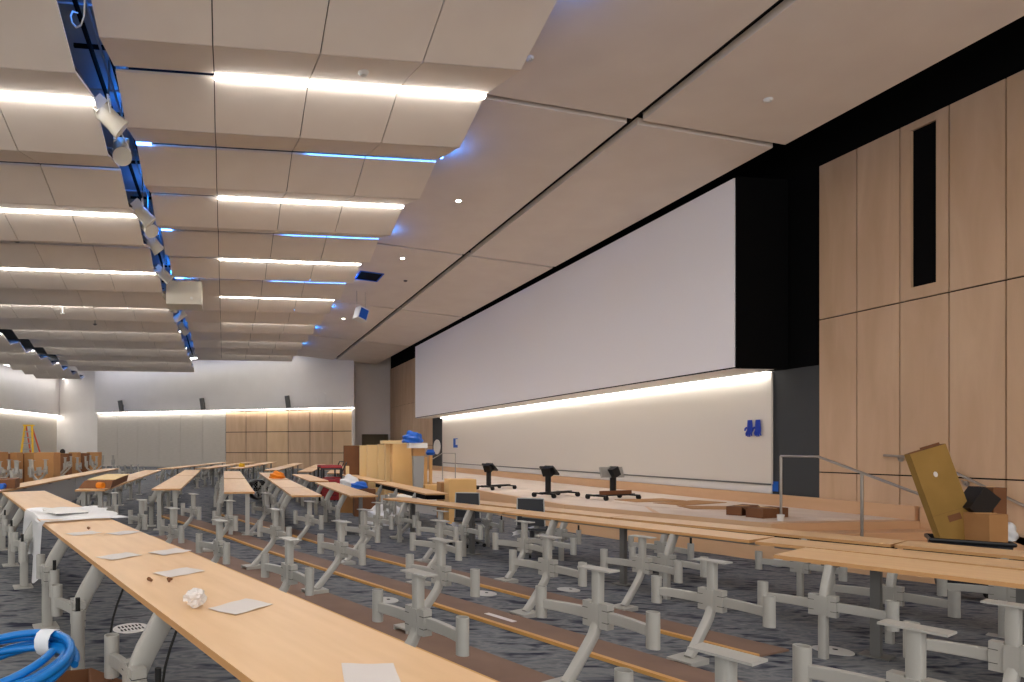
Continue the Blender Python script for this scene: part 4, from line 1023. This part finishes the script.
# fan
X, Y = at_depth(257, 17.2); zb = fz(X, Y)
o = thing('drum_fan', 'round black drum fan on the carpet between two tables', 'fan', (X, Y, zb), R(25))
mb = MB(); n = 28
mb.rings([[(r*math.cos(k*2*math.pi/n), y_, .38+r*math.sin(k*2*math.pi/n)) for k in range(n)] for r, y_ in ((.26,-.14),(.28,-.1),(.28,.1),(.26,.14),(.235,.14),(.235,-.14))], closed=True); link('drum', mb.mesh('f','blackgloss'), o)
mb = MB()
for r in (.06,.12,.18,.23): mb.tube([(r*math.cos(k*.3142), -.14, .38+r*math.sin(k*.3142)) for k in range(20)], .006, 5, True)
for k in range(8): mb.tube([(.03*math.cos(k*.785),-.14,.38+.03*math.sin(k*.785)),(.25*math.cos(k*.785),-.14,.38+.25*math.sin(k*.785))], .006, 5)
link('grille', mb.mesh('f','darkmetal'), o)
mb = MB()
for k in range(4):
    a = k*1.571; mb.hexa([(.03*math.cos(a),-.03,.38+.03*math.sin(a)),(.22*math.cos(a),-.04,.38+.22*math.sin(a)),(.22*math.cos(a+.6),.05,.38+.22*math.sin(a+.6)),(.03*math.cos(a+.6),.03,.38+.03*math.sin(a+.6)),
        (.03*math.cos(a),-.02,.38+.03*math.sin(a)),(.22*math.cos(a),-.03,.38+.22*math.sin(a)),(.22*math.cos(a+.6),.06,.38+.22*math.sin(a+.6)),(.03*math.cos(a+.6),.04,.38+.03*math.sin(a+.6))])
mb.tube([(0,-.05,.38),(0,.1,.38)], .05, 12); link('blades', mb.mesh('f','black'), o)
mb = MB(); mb.tube([(-.3,-.2,.02),(-.3,.2,.02)], .02, 8); mb.tube([(.3,-.2,.02),(.3,.2,.02)], .02, 8); mb.tube([(-.3,0,.02),(-.3,0,.38)], .018, 8); mb.tube([(.3,0,.02),(.3,0,.38)], .018, 8); link('stand', mb.mesh('f','darkmetal'), o)
# orange cloth
mb, _, _ = tarp('x', 0, .2, .3, .13, 2); tag(link('orange_cloth', mb.mesh('t','orange'), None, (1.36, 16.4, fz(1.36,16.4)+.741)), 'crumpled orange cloth on a maple table', 'cloth')
mb, _, _ = tarp('x', 0, .12, .16, .1, 4); X_ = 3.52-3.5+(24.0-21)*math.tan(R(12)); tag(link('yellow_cloth', mb.mesh('t','yellow'), None, (X_, 24.0, fz(X_,24.9)+.742)), 'small yellow cloth on a distant table before the wood panels', 'cloth')
# red carts
def red_cart(x, y, rz, lb):
    o = thing('tool_cart', lb, 'cart', (x, y, fz(x,y)), rz, 'red tool carts'); o.scale = (1,1,1.2)
    mb = MB(); mb.box(-.3,.3,-.22,.22,.14,.62); link('cabinet', mb.mesh('r','red',False,.015), o)
    for k in range(3):
        mb = MB(); mb.box(-.28,.28,-.235,-.221,.17+.15*k,.29+.15*k); d = link('drawer', mb.mesh('r','red',False,.004), o)
        mb = MB(); mb.box(-.14,.14,-.25,-.235,.25+.15*k,.265+.15*k); link('drawer_pull', mb.mesh('r','blackgloss',False), d)
    mb = MB()
    for a in (-.28,.28):
        for b in (-.2,.2): mb.box(a-.02,a+.02,b-.02,b+.02,.1,.86)
    mb.box(-.3,.3,-.22,.22,.84,.88); link('frame', mb.mesh('r','blackgloss',False), o)
    mb = MB(); mb.box(-.3,.3,-.22,.22,.88,.92); link('top_tray', mb.mesh('r','red',False,.01), o)
    mb = MB(); mb.tube([(.3,-.16,.8),(.42,-.16,1.0),(.42,.16,1.0),(.3,.16,.8)], .016, 8); link('handle', mb.mesh('r','blackgloss'), o)
    for a in (-.24,.24):
        for b in (-.17,.17):
            mb = MB(); mb.cyl((0,0), .055, -.02, .02, 12)
            for v in mb.bm.verts: v.co = Matrix.Rotation(R(90),4,'X') @ v.co + Vector((a, b, .055))
            link('caster', mb.mesh('r','rubber'), o)
red_cart(2.98, 17.5, R(-10), 'red tool cart with black frame closer to the paper-topped carton')
red_cart(3.15, 18.9, R(15), 'red tool cart with black frame behind the other red cart')
# carton with blue cloth and stick beyond the middle tables
p = at_depth(364, 15.2)
c0 = carton('brown carton carrying blue cloth and white plastic by the tan carton table', p[0], p[1], fz(*p), -YAW, .5, .5, .66, 'carddark')
mb, _, _ = tarp('x', 0, .2, .15, .12, 6); tag(link('blue_cloth', mb.mesh('t','bluecloth'), None, (p[0]-.12, p[1]-.05, fz(*p)+.665)), 'bunched blue cloth on the brown carton near the red carts', 'cloth')
p2 = at_depth(349.5, 16.0); mb, _, _ = tarp('x', 0, .26, .2, .22, 8); 
carton('low brown carton under the white plastic bundle and timber stick', p2[0], p2[1], fz(*p2), -YAW, .5, .5, .62, 'card')
tag(link('plastic_bundle', mb.mesh('t','film'), None, (p2[0], p2[1], fz(*p2)+.625)), 'bundle of white plastic on a low carton by the timber stick', 'plastic')
p = at_depth(347.5, 16.6); mb = MB(); zt = EYE+(PY-466)/F*16.6; mb.box(-.04,.04,-.03,.03,fz(*p),zt)
tag(link('timber_stick', mb.mesh('t','cream',False,.004), None, (p[0], p[1], 0)), 'upright timber stick beside the white plastic bundle', 'timber')
p = at_depth(384, 13.6); mb, _, _ = tarp('x', 0, .4, .3, .3, 11); tag(link('plastic_heap', mb.mesh('t','film'), None, (p[0], p[1], fz(*p))), 'heap of white plastic on the carpet below the tan carton table', 'plastic')

# ceiling sensors on the folded fields
def on_level(x, y, z): 
    Z = F*(z-EYE)/(PY-y); return at_depth(x, Z)
for i, (x, y, z, lb) in enumerate(((363.5,72.5,7.35,'small white sensor under the folded ceiling near the first light'),(62.5,313,6.75,'white cone shaped sensor under the middle ceiling field'),(95,324,6.75,'dark cross shaped sprinkler under the middle ceiling field'),(17,240.5,6.95,'dark round vent cap in a ceiling slot over the hall'))):
    X, Y = on_level(x, y, z); o = thing('ceiling_sensor', lb, 'sensor', (X, Y, z), 0)
    m = 'white' if i < 2 else 'darkmetal'
    mb = MB(); mb.cyl((0,0), .05, -.05, .0, 14, .09); link('sensor_head', mb.mesh('s',m), o)
    mb = MB(); mb.tube([(0,0,0),(0,0,.3)], .015, 6); link('sensor_stem', mb.mesh('s',m), o)

# ------------------------------------------------------------------ world and output look
w = bpy.data.worlds.new('world'); SC.world = w; w.use_nodes = True
w.node_tree.nodes['Background'].inputs['Color'].default_value = (1,.96,.93,1)
w.node_tree.nodes['Background'].inputs['Strength'].default_value = 1.0
SC.view_settings.view_transform = 'Standard'; SC.view_settings.look = 'None'
SC.view_settings.gamma = 1; SC.view_settings.use_curve_mapping = False
SC.view_settings.exposure = 1.13
SC.cycles.max_bounces = 8; SC.cycles.diffuse_bounces = 5; SC.cycles.caustics_reflective = False; SC.cycles.caustics_refractive = False
SC.cycles.sample_clamp_indirect = 6.0
